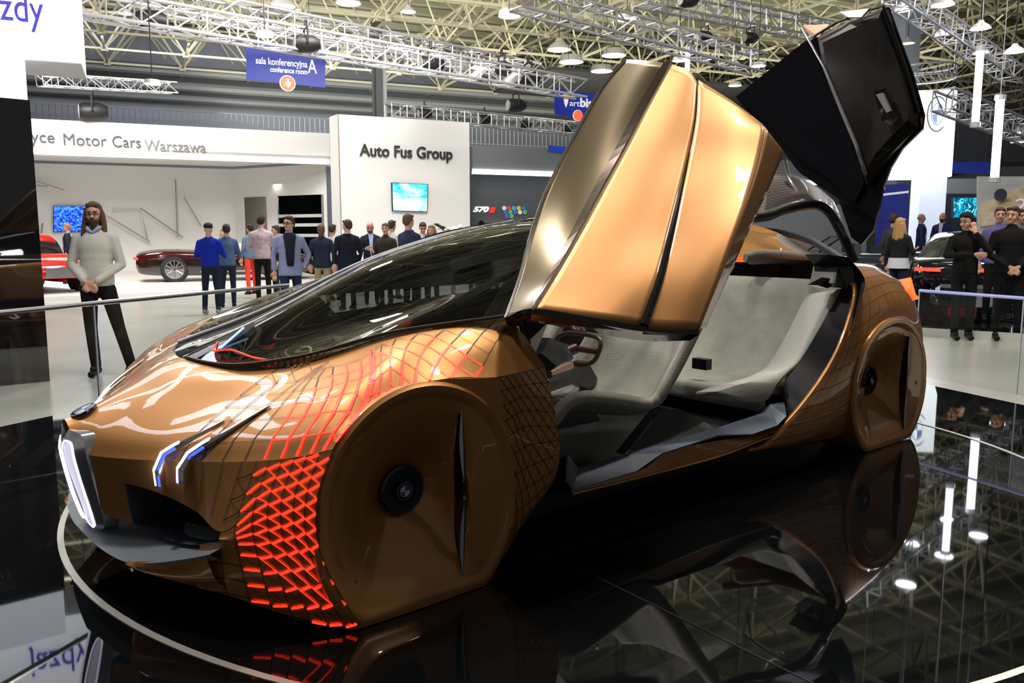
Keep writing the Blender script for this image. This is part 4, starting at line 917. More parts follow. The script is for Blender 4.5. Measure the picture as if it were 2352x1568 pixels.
# platform under the convertible
pl_front = [on(95, 690, FLOOR), on(390, 668, FLOOR), on(640, 672, FLOOR)]
A_, B_ = on(60, 694, FLOOR), on(700, 662, FLOOR)
dd = (B_ - A_) / np.linalg.norm(B_ - A_)
mb = MB(); mb.prism([A_ - dd * 6, B_ + dd * 1.5, B_ + dd * 1.5 + HYv * 15, A_ - dd * 6 + HYv * 15], (0, 0, .10)); o = mb.build('white_platform', mat('platform_white', (.72, .70, .66), rough=.35)); tag(o, 'low white display platform under the maroon convertible', 'platform')
# screens
def screen(quad, label, pix, m_emit, th=.08, back=HYv):
    c = np.mean(quad, 0); t = thing('wall_screen', label, 'screen', c)
    Q = [np.array(q) - c for q in quad]; mb = MB(); mb.prism([q * 1.04 for q in Q], back * th); mb.build('bezel', blk, t)
    mb = MB(); mb.add([q - back * .01 for q in Q], [(0, 1, 2, 3)]); mb.build('display', m_emit, t); return t
def picmat(name, stops, scale=2.0, es=1.0, dist=3.0, vec=(1, 1, 1), rot=0):
    m = bpy.data.materials.new(name); m.use_nodes = True; nt = m.node_tree; b = nt.nodes['Principled BSDF']; tc = nt.nodes.new('ShaderNodeTexCoord'); mp = nt.nodes.new('ShaderNodeMapping'); mp.inputs['Scale'].default_value = vec; mp.inputs['Rotation'].default_value = (0, rot, 0)
    n = nt.nodes.new('ShaderNodeTexNoise'); n.inputs['Scale'].default_value = scale; n.inputs['Detail'].default_value = 5; n.inputs['Distortion'].default_value = dist; r = nt.nodes.new('ShaderNodeValToRGB')
    while len(r.color_ramp.elements) < len(stops): r.color_ramp.elements.new(.5)
    for e_, (p_, c_) in zip(r.color_ramp.elements, stops): e_.position = p_; e_.color = (*c_, 1)
    nt.links.new(tc.outputs['Object'], mp.inputs[0]); nt.links.new(mp.outputs[0], n.inputs['Vector']); nt.links.new(n.outputs['Fac'], r.inputs[0]); nt.links.new(r.outputs[0], b.inputs['Emission Color']); nt.links.new(r.outputs[0], b.inputs['Base Color']); b.inputs['Emission Strength'].default_value = es; return m
qd = [along(x, y, wb0 - HYv * .15) for x, y in ((124, 532), (225, 532), (225, 474), (124, 474))]
screen(qd, 'wall screen showing bright blue light streaks, behind the bearded man', None, picmat('blue_streaks', [(.35, (0, .0, .12)), (.5, (0, .03, .8)), (.62, (.1, .5, 1)), (.7, (.02, .05, .6))], 5, 1.0, 2, (1, 1, 3), .5))
# Auto Fus wall
g0 = at(775, 262, 26); g1 = along(1078, 290, g0, R(26)); GA = R(26); gd = np.array([math.cos(GA), math.sin(GA), 0]); gn = np.array([-math.sin(GA), math.cos(GA), 0])
af = thing('advertising_wall', 'tall white wall reading Auto Fus Group with a small screen', 'wall', (g0[0], g0[1], FLOOR)); og = np.array([g0[0], g0[1], FLOOR])
b0 = at(757, 262, 26.6) 
mb = MB(); mb.prism([np.array([0, 0, 0]), np.array([g1[0], g1[1], FLOOR]) - og, np.array([g1[0], g1[1], g0[2]]) - og, np.array([0, 0, g0[2] - FLOOR])], gn * .1 + 0); mb.build('wall_panel', white, af)
mb = MB(); lft = np.array([b0[0] - g0[0], b0[1] - g0[1], 0]); mb.prism([np.array([0, 0, 0]), lft, lft + [0, 0, g0[2] - FLOOR], np.array([0, 0, g0[2] - FLOOR])], gd * .05); mb.prism([lft, np.array([g1[0], g1[1], FLOOR]) - og + gn * .8, np.array([g1[0], g1[1], g0[2]]) - og + gn * .8, lft + [0, 0, g0[2] - FLOOR]], gn * .05); mb.build('return_panel', mat('panel_grey', (.60, .59, .57), rough=.6), af)
A_, B_ = along(826, 357, g0, GA), along(1038, 368, g0, GA); B_[2] = A_[2]
fit('lettering', 'Auto Fus Group', A_, B_, .37, mat('black_letter', (.02, .02, .025), rough=.5), af, ang=GA, origin=og, ext=.03, off=.05, bold=.006)
qd = [along(x, y, g0 - gn * .12, GA) for x, y in ((903, 483), (980, 485), (982, 424), (901, 420))]
screen(qd, 'small lit screen with a green and blue picture on the Auto Fus Group wall', None, picmat('sky_picture', [(.30, (.0, .12, .30)), (.42, (.05, .55, .85)), (.55, (.45, .8, .95)), (.66, (.85, .95, .95)), (.75, (.2, .6, .15))], 1.1, .9, 1.0, (1, 1, 2), .3), back=gn)
# grey stand
h0 = at(1070, 345, 29); mg = thing('exhibition_stand', 'dark grey stand wall with a light strip and the red and white 570S sign', 'stand', (h0[0], h0[1], FLOOR)); oh = np.array([h0[0], h0[1], FLOOR])
h1 = h0 + HXv * 16
def hq(a, b, z0, z1, o): return [np.array([a[0], a[1], z0]) - o, np.array([b[0], b[1], z0]) - o, np.array([b[0], b[1], z1]) - o, np.array([a[0], a[1], z1]) - o]
mb = MB(); mb.prism(hq(h0, h1, FLOOR, along(1080, 400, h0)[2], oh), HYv * .2); mb.build('wall_panel', mat('stand_grey', (.085, .09, .10), rough=.5), mg)
zl = along(1080, 398, h0)[2]; zt_ = along(1080, 340, h0)[2]
mb = MB(); mb.prism([p - HYv * .6 for p in hq(h0, h1, zl, zt_, oh)], HYv * .7); mb.build('canopy', mat('stand_grey2', (.20, .21, .22), rough=.5), mg)
mb = MB(); mb.prism([p - HYv * .65 for p in hq(h0, h1, zl - .06, zl + .1, oh)], HYv * .1); mb.build('light_strip', mat('strip2', (1, 1, 1), emit=(.95, 1, 1), es=3), mg)
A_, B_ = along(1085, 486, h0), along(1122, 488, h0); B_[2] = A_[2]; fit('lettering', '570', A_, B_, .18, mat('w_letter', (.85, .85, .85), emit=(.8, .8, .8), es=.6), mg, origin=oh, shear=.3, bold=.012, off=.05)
A_, B_ = along(1123, 488, h0), along(1138, 488, h0); B_[2] = A_[2]; fit('lettering', 'S', A_, B_, .18, mat('r_letter', (.8, .03, .02), emit=(.8, .03, .02), es=.5), mg, origin=oh, shear=.3, bold=.02, off=.05)
for k in range(12):
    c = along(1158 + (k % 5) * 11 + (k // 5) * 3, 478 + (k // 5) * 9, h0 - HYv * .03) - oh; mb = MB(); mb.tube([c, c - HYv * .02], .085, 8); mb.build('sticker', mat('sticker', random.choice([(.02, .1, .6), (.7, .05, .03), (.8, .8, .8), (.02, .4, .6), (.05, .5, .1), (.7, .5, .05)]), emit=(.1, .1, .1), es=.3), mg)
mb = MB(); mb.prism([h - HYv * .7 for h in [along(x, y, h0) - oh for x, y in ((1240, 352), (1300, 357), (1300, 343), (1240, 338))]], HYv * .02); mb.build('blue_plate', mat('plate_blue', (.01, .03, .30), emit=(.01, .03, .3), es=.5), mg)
# hanging blue signs
signblue = mat('sign_blue', (.008, .02, .22), rough=.5, emit=(.008, .02, .25), es=.35); sw = mat('sign_white', (.75, .76, .8), emit=(.5, .5, .55), es=.4); so = mat('sign_orange', (.85, .15, .06), emit=(.8, .12, .05), es=.5)
def hsign(corners, y, label):
    k0 = at(corners[0][0], corners[0][1], y); P = [along(x, yy, k0, R(24)) for x, yy in corners]; c = np.mean(P, 0); t = thing('hanging_sign', label, 'sign', c)
    mb = MB(); mb.prism([p - c for p in P], HYv * .06); mb.build('sign_board', signblue, t); mb = MB()
    for p in (P[0] * .8 + P[1] * .2, P[0] * .2 + P[1] * .8): mb.tube([p - c, p - c + [0, 0, 9.1 - p[2]]], .01, 4)
    mb.build('cable', blk, t); return t, c, k0
t, c, k0 = hsign(((566, 98), (747, 125), (747, 201), (566, 182)), 24, 'blue hanging sign for conference room A with an orange arrow disc')
for body, x0, x1, yb, h in (('sala konferencyjna', 587, 705, 146, .19), ('conference room', 620, 705, 165, .15), ('A', 707, 728, 168, .40)):
    A_, B_ = along(x0, yb, k0), along(x1, yb, k0); B_[2] = A_[2]; fit('lettering', body, A_, B_, h, sw, t, origin=c, off=.03, bold=.004)
def disc(t, c, px, py, r, m, k0, off):
    p = along(px, py, k0) - HYv * off - c; mb = MB(); mb.tube([p, p - HYv * .02], r, 24); return mb.build('arrow_disc', m, t)
disc(t, c, 660, 192, .225, sw, k0, .03); disc(t, c, 660, 192, .20, so, k0, .06)
p = along(660, 192, k0) - HYv * .1 - c
mb = MB(); hx = HXv; mb.prism([p + hx * a + np.array([0, 0, b]) for a, b in ((-.03, .12), (.03, .12), (.03, -.02), (.09, .04), (.09, -.03), (0, -.13), (-.09, -.03), (-.09, .04), (-.03, -.02))], -HYv * .01); mb.build('arrow', sw, t)
t, c, k0 = hsign(((1275, 202), (1420, 225), (1420, 288), (1275, 262)), 28, 'blue hanging bistro sign with an ice cream drawing, half hidden by the copper door')
A_, B_ = along(1307, 243, k0), along(1330, 244, k0); B_[2] = A_[2]; fit('lettering', 'art', A_, B_, .2, sw, t, origin=c, off=.03); A_, B_ = along(1331, 245, k0), along(1392, 250, k0); B_[2] = A_[2]; fit('lettering', 'bistro', A_, B_, .3, sw, t, origin=c, off=.03, bold=.012)
p = along(1299, 232, k0) - HYv * .03 - c; mb = MB(); mb.prism([p + hx * a + np.array([0, 0, b]) for a, b in ((-.09, .06), (.09, .06), (.06, -.08), (0, -.22), (-.06, -.08))], -HYv * .01); mb.build('cone_drawing', sw, t)
mb = MB(); mb.tube([p + np.array([0, 0, .15]), p + np.array([0, 0, .15]) - HYv * .015], .11, 12); mb.build('scoop_drawing', so, t)
disc(t, c, 1326, 266, .19, sw, k0, .03); disc(t, c, 1326, 266, .17, so, k0, .06)
# dark steel column
a = at(872, 262, 33); mb = MB(); mb.box((a[0], a[1], 4.5), (.34, .4, 9.6), rz=HA); mb.box((a[0] - .2, a[1] - .25, 4.5), (.06, .06, 9.6), rz=HA); o = mb.build('trim_8', mat('dark_column', (.08, .085, .095), rough=.5)); struct(o)
mb = MB(); mb.box((a[0] + .21, a[1] - .1, 4.5), (.12, .3, 9.6), rz=HA); struct(mb.build('trim_9', mat('pale_pipe', (.34, .35, .37), rough=.5)))
a = at(2082, 60, 30); mb = MB(); mb.box((a[0], a[1], 4.5), (.75, .6, 9.6), rz=HA); struct(mb.build('trim_10', mat('blue_column', (.16, .18, .24), rough=.5)))

# ---- overhead white sign and the black mirror tower at left
glowwhite = mat('sign_face', (.9, .9, .92), emit=(.92, .93, 1.0), es=1.15); glow2 = mat('sign_face2', (.9, .9, .95), emit=(.8, .84, 1.0), es=.95)
s0 = at(187, 145, 9.0); sg = thing('overhead_sign', 'big white illuminated overhead sign with violet-blue letters zdy', 'sign', s0); SA = R(24)
mb = MB(); mb.prism([np.array([0, 0, 0]), -HXv * 7.5, -HXv * 7.5 + [0, 0, 1.15], np.array([0, 0, 1.15])], HYv * .9 * np.array([1, 1, 1])); mb.build('light_box', [glowwhite], sg)
mb = MB(); mb.prism([np.array([0, 0, -.012]) + HYv * .0, -HXv * 7.5 + [0, 0, -.012], -HXv * 7.5 + HYv * .9 + [0, 0, -.012], HYv * .9 + [0, 0, -.012]], (0, 0, .01)); mb.build('bottom_panel', mat('under_grey', (.6, .6, .62), rough=.6), sg)
A_, B_ = along(-48, 42, s0), along(103, 60, s0); B_ = A_ + HXv * np.linalg.norm((B_ - A_)[:2]); fit('lettering', 'jazdy', A_ - [0, 0, .0], B_, .30, mat('violet_letter', (.06, .05, .45), emit=(.05, .04, .4), es=.5), sg, origin=s0, off=.03)
tw = on(115, 875, FLOOR); tn = thing('black_tower', 'tall black mirror-gloss tower under the white sign at the left edge', 'tower', (tw[0], tw[1], FLOOR)); zt1 = at(65, 230, tw[1])[2]; TA = R(40); tx = np.array([math.cos(TA), math.sin(TA), 0]); ty = np.array([-math.sin(TA), math.cos(TA), 0])
mb = MB(); mb.prism([np.array([0, 0, 0]), -tx * 3, -tx * 3 + [0, 0, zt1 - FLOOR], np.array([0, 0, zt1 - FLOOR])], ty * .5); mb.build('mirror_panel', mat('black_mirror', (.004, .004, .006), rough=.02, spec=1.0, coat=1), tn)
mb = MB(); mb.prism([np.array([-.02, 0, zt1 - FLOOR + .004]), -tx * 3 + [0, 0, zt1 - FLOOR + .004], -tx * 3 + [0, 0, s0[2] - FLOOR + .02], np.array([-.02, 0, s0[2] - FLOOR + .02])], ty * .5); mb.build('lit_header', glow2, tn)
# overhead light frames of the stand, out of the picture above
frm = mat('frame_light', (1, 1, 1), emit=(.80, .86, 1), es=5)
t = thing('ceiling_light_frame', 'long white light line hanging above the left side of the stage', 'lamp', (-6.4, 10.2, 6.0), R(4))
mb = MB(); mb.box((0, 0, 0), (.30, 10.5, .05)); mb.build('diffuser', frm, t); mb = MB(); mb.box((0, 0, .07), (.36, 10.6, .08)); mb.tube([(0, 0, .1), (0, 0, 3.2)], .02, 5); mb.build('housing', blk, t)
t = thing('ceiling_light_frame', 'rounded white ring light hanging above the bonnet side of the stage', 'lamp', (-5.75, 4.9, 6.0), R(4))
mb = MB(); N = 48
def se(k, a, b): c, s_ = math.cos(k), math.sin(k); return (a * math.copysign(abs(c) ** .6, c), b * math.copysign(abs(s_) ** .6, s_))
mb.grid([[(*se(2 * math.pi * k / N, 1.15 * f_, 2.6 * f_ ** .5), z) for k in range(N)] for f_, z in ((1, 0), (.72, 0), (.72, .05), (1, .05), (1, 0))], 0, wrap=True); mb.build('diffuser', frm, t)
mb = MB(); mb.tube([(-1, 0, .05), (-1, 0, 3.2)], .02, 5); mb.build('cable', blk, t); mb = MB(); mb.tube([(1, 0, .05), (1, 0, 3.2)], .02, 5); mb.build('cable', blk, t)

# ---- white roundel light box at right and stands behind
w0 = at(2186, 405, 25.0); LA = R(40); lx = np.array([math.cos(LA), math.sin(LA), 0]); ly = np.array([-math.sin(LA), math.cos(LA), 0])
zt2 = at(2186, 205, 25.0)[2]
lb = thing('light_box', 'large glowing white light box with a roundel, right of the black wing door', 'sign', w0)
wl_ = along(2010, 400, w0, -R(10)); dL = wl_ - w0; dL[2] = 0
mb = MB(); mb.prism([np.array([0, 0, 0]), dL, dL + [0, 0, zt2 - w0[2]], np.array([0, 0, zt2 - w0[2]])], np.array([.3, 1.5, 0])); mb.build('glowing_face', mat('box_face', (.95, .95, 1), emit=(.93, .95, 1.0), es=1.8), lb)
def lbp(px, py, off=.02): p = along(px, py, w0, -R(10)); return p - w0 + np.array([0, -off, 0])
ring_m = mat('roundel_grey', (.25, .27, .33), rough=.4)
mb = MB(); c_ = lbp(2152, 262); mb.tube([c_ + np.array([.29 * math.cos(a), .0, .50 * math.sin(a)]) for a in [2 * math.pi * k / 32 for k in range(33)]], .022, 5, cap=False); mb.tube([c_ + np.array([.17 * math.cos(a), .0, .31 * math.sin(a)]) for a in [2 * math.pi * k / 32 for k in range(33)]], .012, 5, cap=False); mb.build('roundel', ring_m, lb)
mb = MB()
for a0 in (0, math.pi): mb.add([c_ + [0, -.01, 0]] + [c_ + np.array([.15 * math.cos(a0 + t * math.pi / 16), -.01, .28 * math.sin(a0 + t * math.pi / 16)]) for t in range(9)], [(0, k, k + 1) for k in range(1, 9)])
mb.build('roundel_quarter', mat('pale_blue', (.35, .5, .8), emit=(.3, .45, .8), es=.6), lb)
a = at(2112, 405, 25.8); mb = MB(); mb.box((a[0] - w0[0] + .3, a[1] - w0[1], -(w0[2] - FLOOR) / 2), (.8, .6, w0[2] - FLOOR - .01)); mb.build('lit_column', mat('lit_col', (.7, .75, .85), emit=(.7, .78, .95), es=.5), lb)
def board(quad, y, name, label, cat, m, th=.1, ang=R(0)):
    k0 = at(*quad[0], y); P = [along(x, yy, k0, ang) for x, yy in quad]; c = np.mean(P, 0); c[2] = min(p[2] for p in P); t = thing(name, label, cat, c); mb = MB(); mb.prism([p - c for p in P], np.array([-math.sin(ang), math.cos(ang), 0]) * th); mb.build('panel', m, t); return t, c, k0
t, c, k0 = board(((2014, 425), (2086, 422), (2086, 640), (2014, 640)), 24.4, 'banner', 'navy blue banner with a white line and small badge under the light box', 'banner', mat('navy', (.012, .018, .12), rough=.5, emit=(.01, .015, .14), es=.5))
p = [along(x, y, k0, 0) - c + [0, -.02, 0] for x, y in ((2014, 446), (2086, 438), (2086, 443), (2014, 451))]; mb = MB(); mb.prism(p, (0, -.01, 0)); mb.build('white_line', sw, t)
p = along(2028, 433, k0, 0) - c; mb = MB(); mb.tube([p + [0, -.02, 0], p + [0, -.03, 0]], .05, 16); mb.build('small_badge', sw, t)
t, c, k0 = board(((2186, 262), (2420, 262), (2420, 372), (2186, 372)), 32, 'stand_canopy', 'dark grey canopy block behind the light tubes', 'canopy', mat('dark_block', (.055, .06, .075), rough=.6), 2.0)
t, c, k0 = board(((2180, 372), (2282, 372), (2282, 398), (2180, 398)), 29, 'banner', 'blue strip sign between the light box and the right light tube', 'sign', mat('blue_strip', (.01, .03, .22), rough=.5, emit=(.01, .02, .15), es=.4))
mb = MB(); mb.tube([(-.5, .05, .3), (-.5, .05, 9.2 - c[2])], .015, 5); mb.build('cable', blk, t)
mb = MB(); mb.tube([(.5, .05, .3), (.5, .05, 9.2 - c[2])], .015, 5); mb.build('cable', blk, t)
t, c, k0 = board(((2130, 410), (2262, 410), (2262, 640), (2130, 640)), 27, 'stand_wall', 'grey back wall behind the two men in navy suits', 'wall', mat('mid_grey', (.28, .29, .30), rough=.6)); 
mb = MB(); mb.prism([along(x, y, k0, 0) - c + [0, -.05, 0] for x, y in ((2132, 445), (2245, 445), (2245, 640), (2132, 640))], (0, -.02, 0)); mb.build('dark_recess', mat('recess', (.03, .035, .05), rough=.5), t)
qd = [at(x, y, 25) for x, y in ((2190, 500), (2243, 500), (2243, 454), (2190, 454))]; screen(qd, 'glowing turquoise screen left of the beige poster', None, picmat('teal', [(.4, (0, .02, .08)), (.55, (0, .35, .5)), (.68, (.4, .85, .9))], 4, 1.0), back=np.array([0, 1, 0]))
t, c, k0 = board(((2248, 405), (2420, 405), (2420, 640), (2248, 640)), 22, 'poster_wall', 'white wall with a beige and brown poster at the right edge', 'wall', mat('poster_white', (.62, .62, .60), rough=.6))
mb = MB(); mb.prism([along(x, y, k0, 0) - c + [0, -.05, 0] for x, y in ((2250, 470), (2420, 400), (2420, 500), (2250, 520))], (0, -.02, 0)); mb.build('poster', picmat('poster_pic', [(.3, (.10, .06, .03)), (.45, (.45, .34, .2)), (.6, (.55, .47, .33)), (.75, (.2, .14, .09))], 1.2, .25, 1.5), t)
mb = MB(); mb.tube([along(2292, 448, k0, 0) - c + [0, -.1, 0], along(2292, 448, k0, 0) - c + [0, -.14, 0]], .16, 16); mb.build('motor_print', mat('motor_dark', (.06, .07, .09)), t)
A_ = along(2324, 485, k0, 0); fit('lettering', '2', A_, A_ + np.array([.28, 0, 0]), .34, sw, t, ang=0, origin=c, off=.12)
# pale stand walls glimpsed through the car's rear window and low on the right
t, c, k0 = board(((1560, 470), (1990, 470), (1990, 640), (1560, 640)), 24, 'stand_wall', 'dim grey partition seen through the car behind its cabin', 'wall', mat('dim_partition', (.16, .17, .18), rough=.7))
# black display platform under the dark cars at right with a white plinth
A_, B_ = on(2128, 752, -.15), on(2352, 765, -.15); dd = (B_ - A_) / np.linalg.norm(B_ - A_)
P = [A_ - dd * 6.5, B_ + dd * 6, B_ + dd * 6 + np.array([2, 12, 0]), A_ - dd * 6.5 + np.array([0, 12, 0])]
mb = MB(); mb.prism([(p[0], p[1], FLOOR) for p in P], (0, 0, .125)); dp = mb.build('display_platform', mat('plinth_white', (.62, .60, .56), rough=.4)); tag(dp, 'low platform with white edge and black top under the dark cars at right', 'platform')
mb = MB(); mb.prism([(p[0], p[1], FLOOR + .126) for p in P], (0, 0, .004)); o = mb.build('black_top', stage_m, dp)
# ================================================================== people
skin_m = mat('skin', (.50, .27, .185), rough=.5); skin_d = mat('skin_tan', (.40, .21, .13), rough=.5)
eye_m = mat('eye_dark', (.02, .015, .012), rough=.2); lip_m = mat('lip', (.32, .10, .08), rough=.5)
_cl = {}
def cloth(c, r=.85):
    k = tuple(round(v, 3) for v in c)
    if k not in _cl: _cl[k] = mat('cloth', tuple(v * (.45 if max(c) < .012 else 1) for v in c), rough=r, spec=.2)
    return _cl[k]
ARMS = {'down': ((.235, .03, 1.16), (.245, -.03, .92), (0, -.1, -1)), 'clasp': ((.245, .0, 1.15), (.055, -.20, .99), (-.75, -.15, -.6)),
        'phone': ((.25, -.17, 1.25), (.07, -.36, 1.50), (-.2, -.1, 1)), 'pocket': ((.275, .06, 1.17), (.215, -.05, .98), (-.2, -.1, -1)),
        'hold': ((.25, -.03, 1.14), (.12, -.30, 1.20), (-.4, -.9, .2)), 'gesture': ((.26, -.08, 1.16), (.14, -.36, 1.26), (-.2, -.9, .3)),
        'neck': ((.24, -.17, 1.24), (.07, -.12, 1.50), (-.2, .3, .9)), 'across': ((.27, -.06, 1.18), (-.05, -.21, 1.20), (-1, -.1, 0)), 'fold': ((.27, -.08, 1.17), (-.02, -.22, 1.25), (-1, 0, .1))}
def remesh(o, v, it=2):
    m = o.modifiers.new('remesh', 'REMESH'); m.mode = 'VOXEL'; m.voxel_size = v; m.use_smooth_shade = True
    s = o.modifiers.new('smooth', 'SMOOTH'); s.iterations = it; s.factor = .5
def hand(mb, w, d, s, side, k):
    d = Vector(d).normalized(); a = d.cross(Vector((0, 1, .15))).normalized() if abs(d.y) < .95 else Vector((1, 0, 0)); b = d.cross(a).normalized()
    if b.y > 0: b = -b
    q = Matrix((a, b, d)).transposed(); w = Vector(w)
    mb.ell(w + d * .045 * s, (.038 * s, .017 * s, .052 * s), 0, 10, 6, q)
    for i, (off, ln) in enumerate(((-.028, .066), (-.010, .074), (.009, .070), (.027, .056))):
        p0 = w + a * off * s + d * .085 * s; p1 = p0 + (d * .55 * ln + b * .012 - b * .0) * s; p2 = p1 + (d * .30 * ln - b * .022 * 1) * s
        mb.cap(p0, p1, .0098 * s, .0088 * s, 0, 6); mb.cap(p1, p2, .0088 * s, .0075 * s, 0, 6)
    t0 = w + a * (-.030 * side) * s + d * .03 * s; t1 = t0 + (a * (-.026 * side) + d * .03) * s; mb.cap(t0, t1, .0125 * s, .010 * s, 0, 6); mb.cap(t1, t1 + (d * .026 + a * .004 * side) * s, .010 * s, .008 * s, 0, 6)
def person(label, pos, H=1.78, rz=0.0, top=(.02, .02, .03), bottom=(.02, .02, .025), hair='short', hc=(.03, .02, .015), arms=('down', 'down'), kind='jacket', shirt=None, shoes=(.01, .01, .01), legs=((.11, 0), (.11, 0)), near=False, beard=None, glasses=False, head=(0, 0), wide=1.0, sk=None, collar=None, vw=1.0, group=None, legcut=False, topmat=None):
    """faces -Y before turning by rz; arms = (their right, their left); legs = (sideways, forward) of each foot; head = (turn, nod) degrees"""
    s = H / 1.78; r = thing('person', label, 'person', pos, rz, group); vx = .008 if near else .0125; vc = .014 if near else .022
    sk = sk or skin_m; P = lambda x, y, z: Vector((x * s, y * s, z * s))
    hips, knees, ank = [], [], []
    for sd, (fx, fy) in zip((-1, 1), legs):
        hips.append(P(sd * .09, 0, .92)); ank.append(P(sd * fx, -fy, .09)); knees.append(P(sd * (.10 + fx) / 2.0, -fy * .55 - .025, .50))
    A = []
    for sd, nm in zip((-1, 1), arms):
        e, h, d = ARMS[nm]; A.append((P(sd * .172 * wide, .01, 1.415), P(sd * e[0] * wide, e[1], e[2]), P(sd * h[0], h[1], h[2]), (sd * d[0], d[1], d[2])))
    hq = Matrix.Rotation(R(head[0]), 3, 'Z') @ Matrix.Rotation(R(head[1]), 3, 'X'); nk = P(0, .01, 1.50)
    hp = lambda x, y, z: nk + hq @ P(x, y, z - 1.50)
    b = MB()
    b.ell(hp(0, .005, 1.685), (.074 * s, .094 * s, .098 * s), 0, 16, 12, hq); b.ell(hp(0, -.022, 1.625), (.056 * s, .068 * s, .075 * s), 0, 14, 10, hq)
    b.ell(hp(0, -.066, 1.575), (.026 * s, .022 * s, .018 * s)); b.cap(hp(0, -.088, 1.662), hp(0, -.106, 1.632), .010 * s, .016 * s, 0, 8)
    for sd in (-1, 1):
        b.ell(hp(sd * .074, .012, 1.648), (.010 * s, .020 * s, .032 * s)); b.ell(hp(sd * .028, -.078, 1.684), (.022 * s, .012 * s, .008 * s)); b.ell(hp(sd * .040, -.060, 1.630), (.02 * s, .02 * s, .02 * s))
    b.cap(P(0, .015, 1.42), hp(0, .015, 1.60), .060 * s, .054 * s); b.ell(P(0, 0, 1.30), (.155 * s * wide, .095 * s, .20 * s)); b.ell(P(0, 0, 1.02), (.14 * s * wide, .095 * s, .18 * s)); b.cap(A[0][0], A[1][0], .05 * s, .05 * s)
    for k in range(2):
        sh, el, hd, dr = A[k]; b.cap(sh, el, .045 * s, .036 * s); b.cap(el, hd, .036 * s, .026 * s)
        if arms[k] != 'pocket': hand(b, hd, dr, s * (1.05 if near else 1.25), -1 if k else 1, k)
        b.cap(hips[k], knees[k], .07 * s, .05 * s); b.cap(knees[k], ank[k], .05 * s, .036 * s); b.cap(ank[k], ank[k] + P(0, -.10, -.05), .034 * s, .026 * s)
    body = b.build('body', sk, r, smooth=True, fix=False); remesh(body, vx * s, 2)
    for sd in (-1, 1):
        m = MB(); m.ell(hp(sd * .029, -.0865, 1.664), (.013 * s, .006 * s, .0065 * s), 0, 8, 6); m.build('eye', eye_m, body, smooth=True)
        m = MB(); m.cap(hp(sd * .013, -.093, 1.688), hp(sd * .045, -.082, 1.690), .0055 * s, .004 * s, 0, 6); m.build('eyebrow', cloth([c * .8 for c in hc]), body, smooth=True)
    m = MB(); m.cap(hp(-.020, -.088, 1.607), hp(.020, -.088, 1.607), .0065 * s, .0065 * s, 0, 6); m.build('mouth', lip_m, body, smooth=True)
    hm = cloth(hc, .6)
    if hair in ('short', 'long', 'bun', 'bob', 'wave'):
        m = MB(); m.ell(hp(0, .022, 1.712), (.082 * s, .096 * s, .084 * s), 0, 16, 10, hq); m.ell(hp(0, .052, 1.668), (.076 * s, .066 * s, .080 * s)); m.cap(hp(-.04, -.060, 1.752), hp(.04, -.060, 1.752), .024 * s, .024 * s)
        for sd in (-1, 1): m.ell(hp(sd * .070, .020, 1.685), (.014 * s, .04 * s, .05 * s))
        if hair in ('long', 'wave'):
            for sd in (-1, 1):
                m.cap(hp(sd * .070, -.005, 1.70), hp(sd * .088, -.010, 1.56), .022 * s, .030 * s); m.cap(hp(sd * .088, -.010, 1.56), hp(sd * .105, -.035, 1.43), .030 * s, .024 * s); m.cap(hp(sd * .06, .05, 1.66), hp(sd * .08, .06, 1.42), .04 * s, .035 * s)
            m.cap(hp(0, .07, 1.68), P(0, .085, 1.40), .055 * s, .05 * s)
        if hair == 'bob': m.cap(hp(0, .05, 1.66), hp(0, .06, 1.56), .075 * s, .06 * s)
        o = m.build('hair', hm, body, smooth=True, fix=False); remesh(o, vx * 1.2 * s)
    elif hair == 'cap':
        m = MB(); m.ell(hp(0, .01, 1.725), (.090 * s, .105 * s, .075 * s), 0, 16, 10); m.box(hp(0, -.12, 1.70), (.13 * s, .09 * s, .012 * s)); o = m.build('cap', hm, r, smooth=True, fix=False); remesh(o, vx * s)
    elif hair == 'fringe':
        m = MB(); m.ell(hp(0, .035, 1.665), (.080 * s, .075 * s, .05 * s)); o = m.build('hair', hm, body, smooth=True)
    if beard:
        m = MB(); m.ell(hp(0, -.055, 1.583), (.050 * s, .048 * s, .038 * s)); m.ell(hp(0, -.090, 1.622), (.028 * s, .010 * s, .007 * s))
        for sd in (-1, 1): m.cap(hp(sd * .058, -.02, 1.64), hp(sd * .045, -.055, 1.585), .015 * s, .018 * s)
        if near: m.ell(hp(0, -.07, 1.55), (.035 * s, .032 * s, .045 * s))
        o = m.build('beard', cloth(beard), body, smooth=True, fix=False); remesh(o, vx * s)
    if glasses:
        m = MB()
        for sd in (-1, 1):
            c = hp(sd * .031, -.104, 1.662); m.tube([c + Vector((.024 * s * math.cos(a), 0, .017 * s * math.sin(a))) for a in [2 * math.pi * k / 14 for k in range(15)]], .0028 * s, 5, cap=False); m.tube([c + Vector((sd * .024 * s, 0, 0)), hp(sd * .078, -.01, 1.668)], .0025 * s, 5)
        m.tube([hp(-.008, -.104, 1.665), hp(.008, -.104, 1.665)], .003 * s, 5); m.build('glasses', cloth((.01, .01, .01), .3), r)
    hem = {'jacket': .84, 'sweater': .93, 'coat': .72, 'shirt': .90, 'leather': .97}[kind]
    m = MB(); m.ell(P(0, 0, 1.33), (.178 * s * wide, .118 * s, .175 * s), 0, 18, 12); m.ell(P(0, 0, 1.14), (.160 * s * wide, .115 * s, .18 * s), 0, 18, 12); m.cap(P(0, .012, 1.475), P(-.155 * wide, .01, 1.418), .062 * s, .056 * s); m.cap(P(0, .012, 1.475), P(.155 * wide, .01, 1.418), .062 * s, .056 * s); m.ell(P(0, .0, 1.23), (.166 * s * wide, .116 * s, .16 * s), 0, 18, 10)
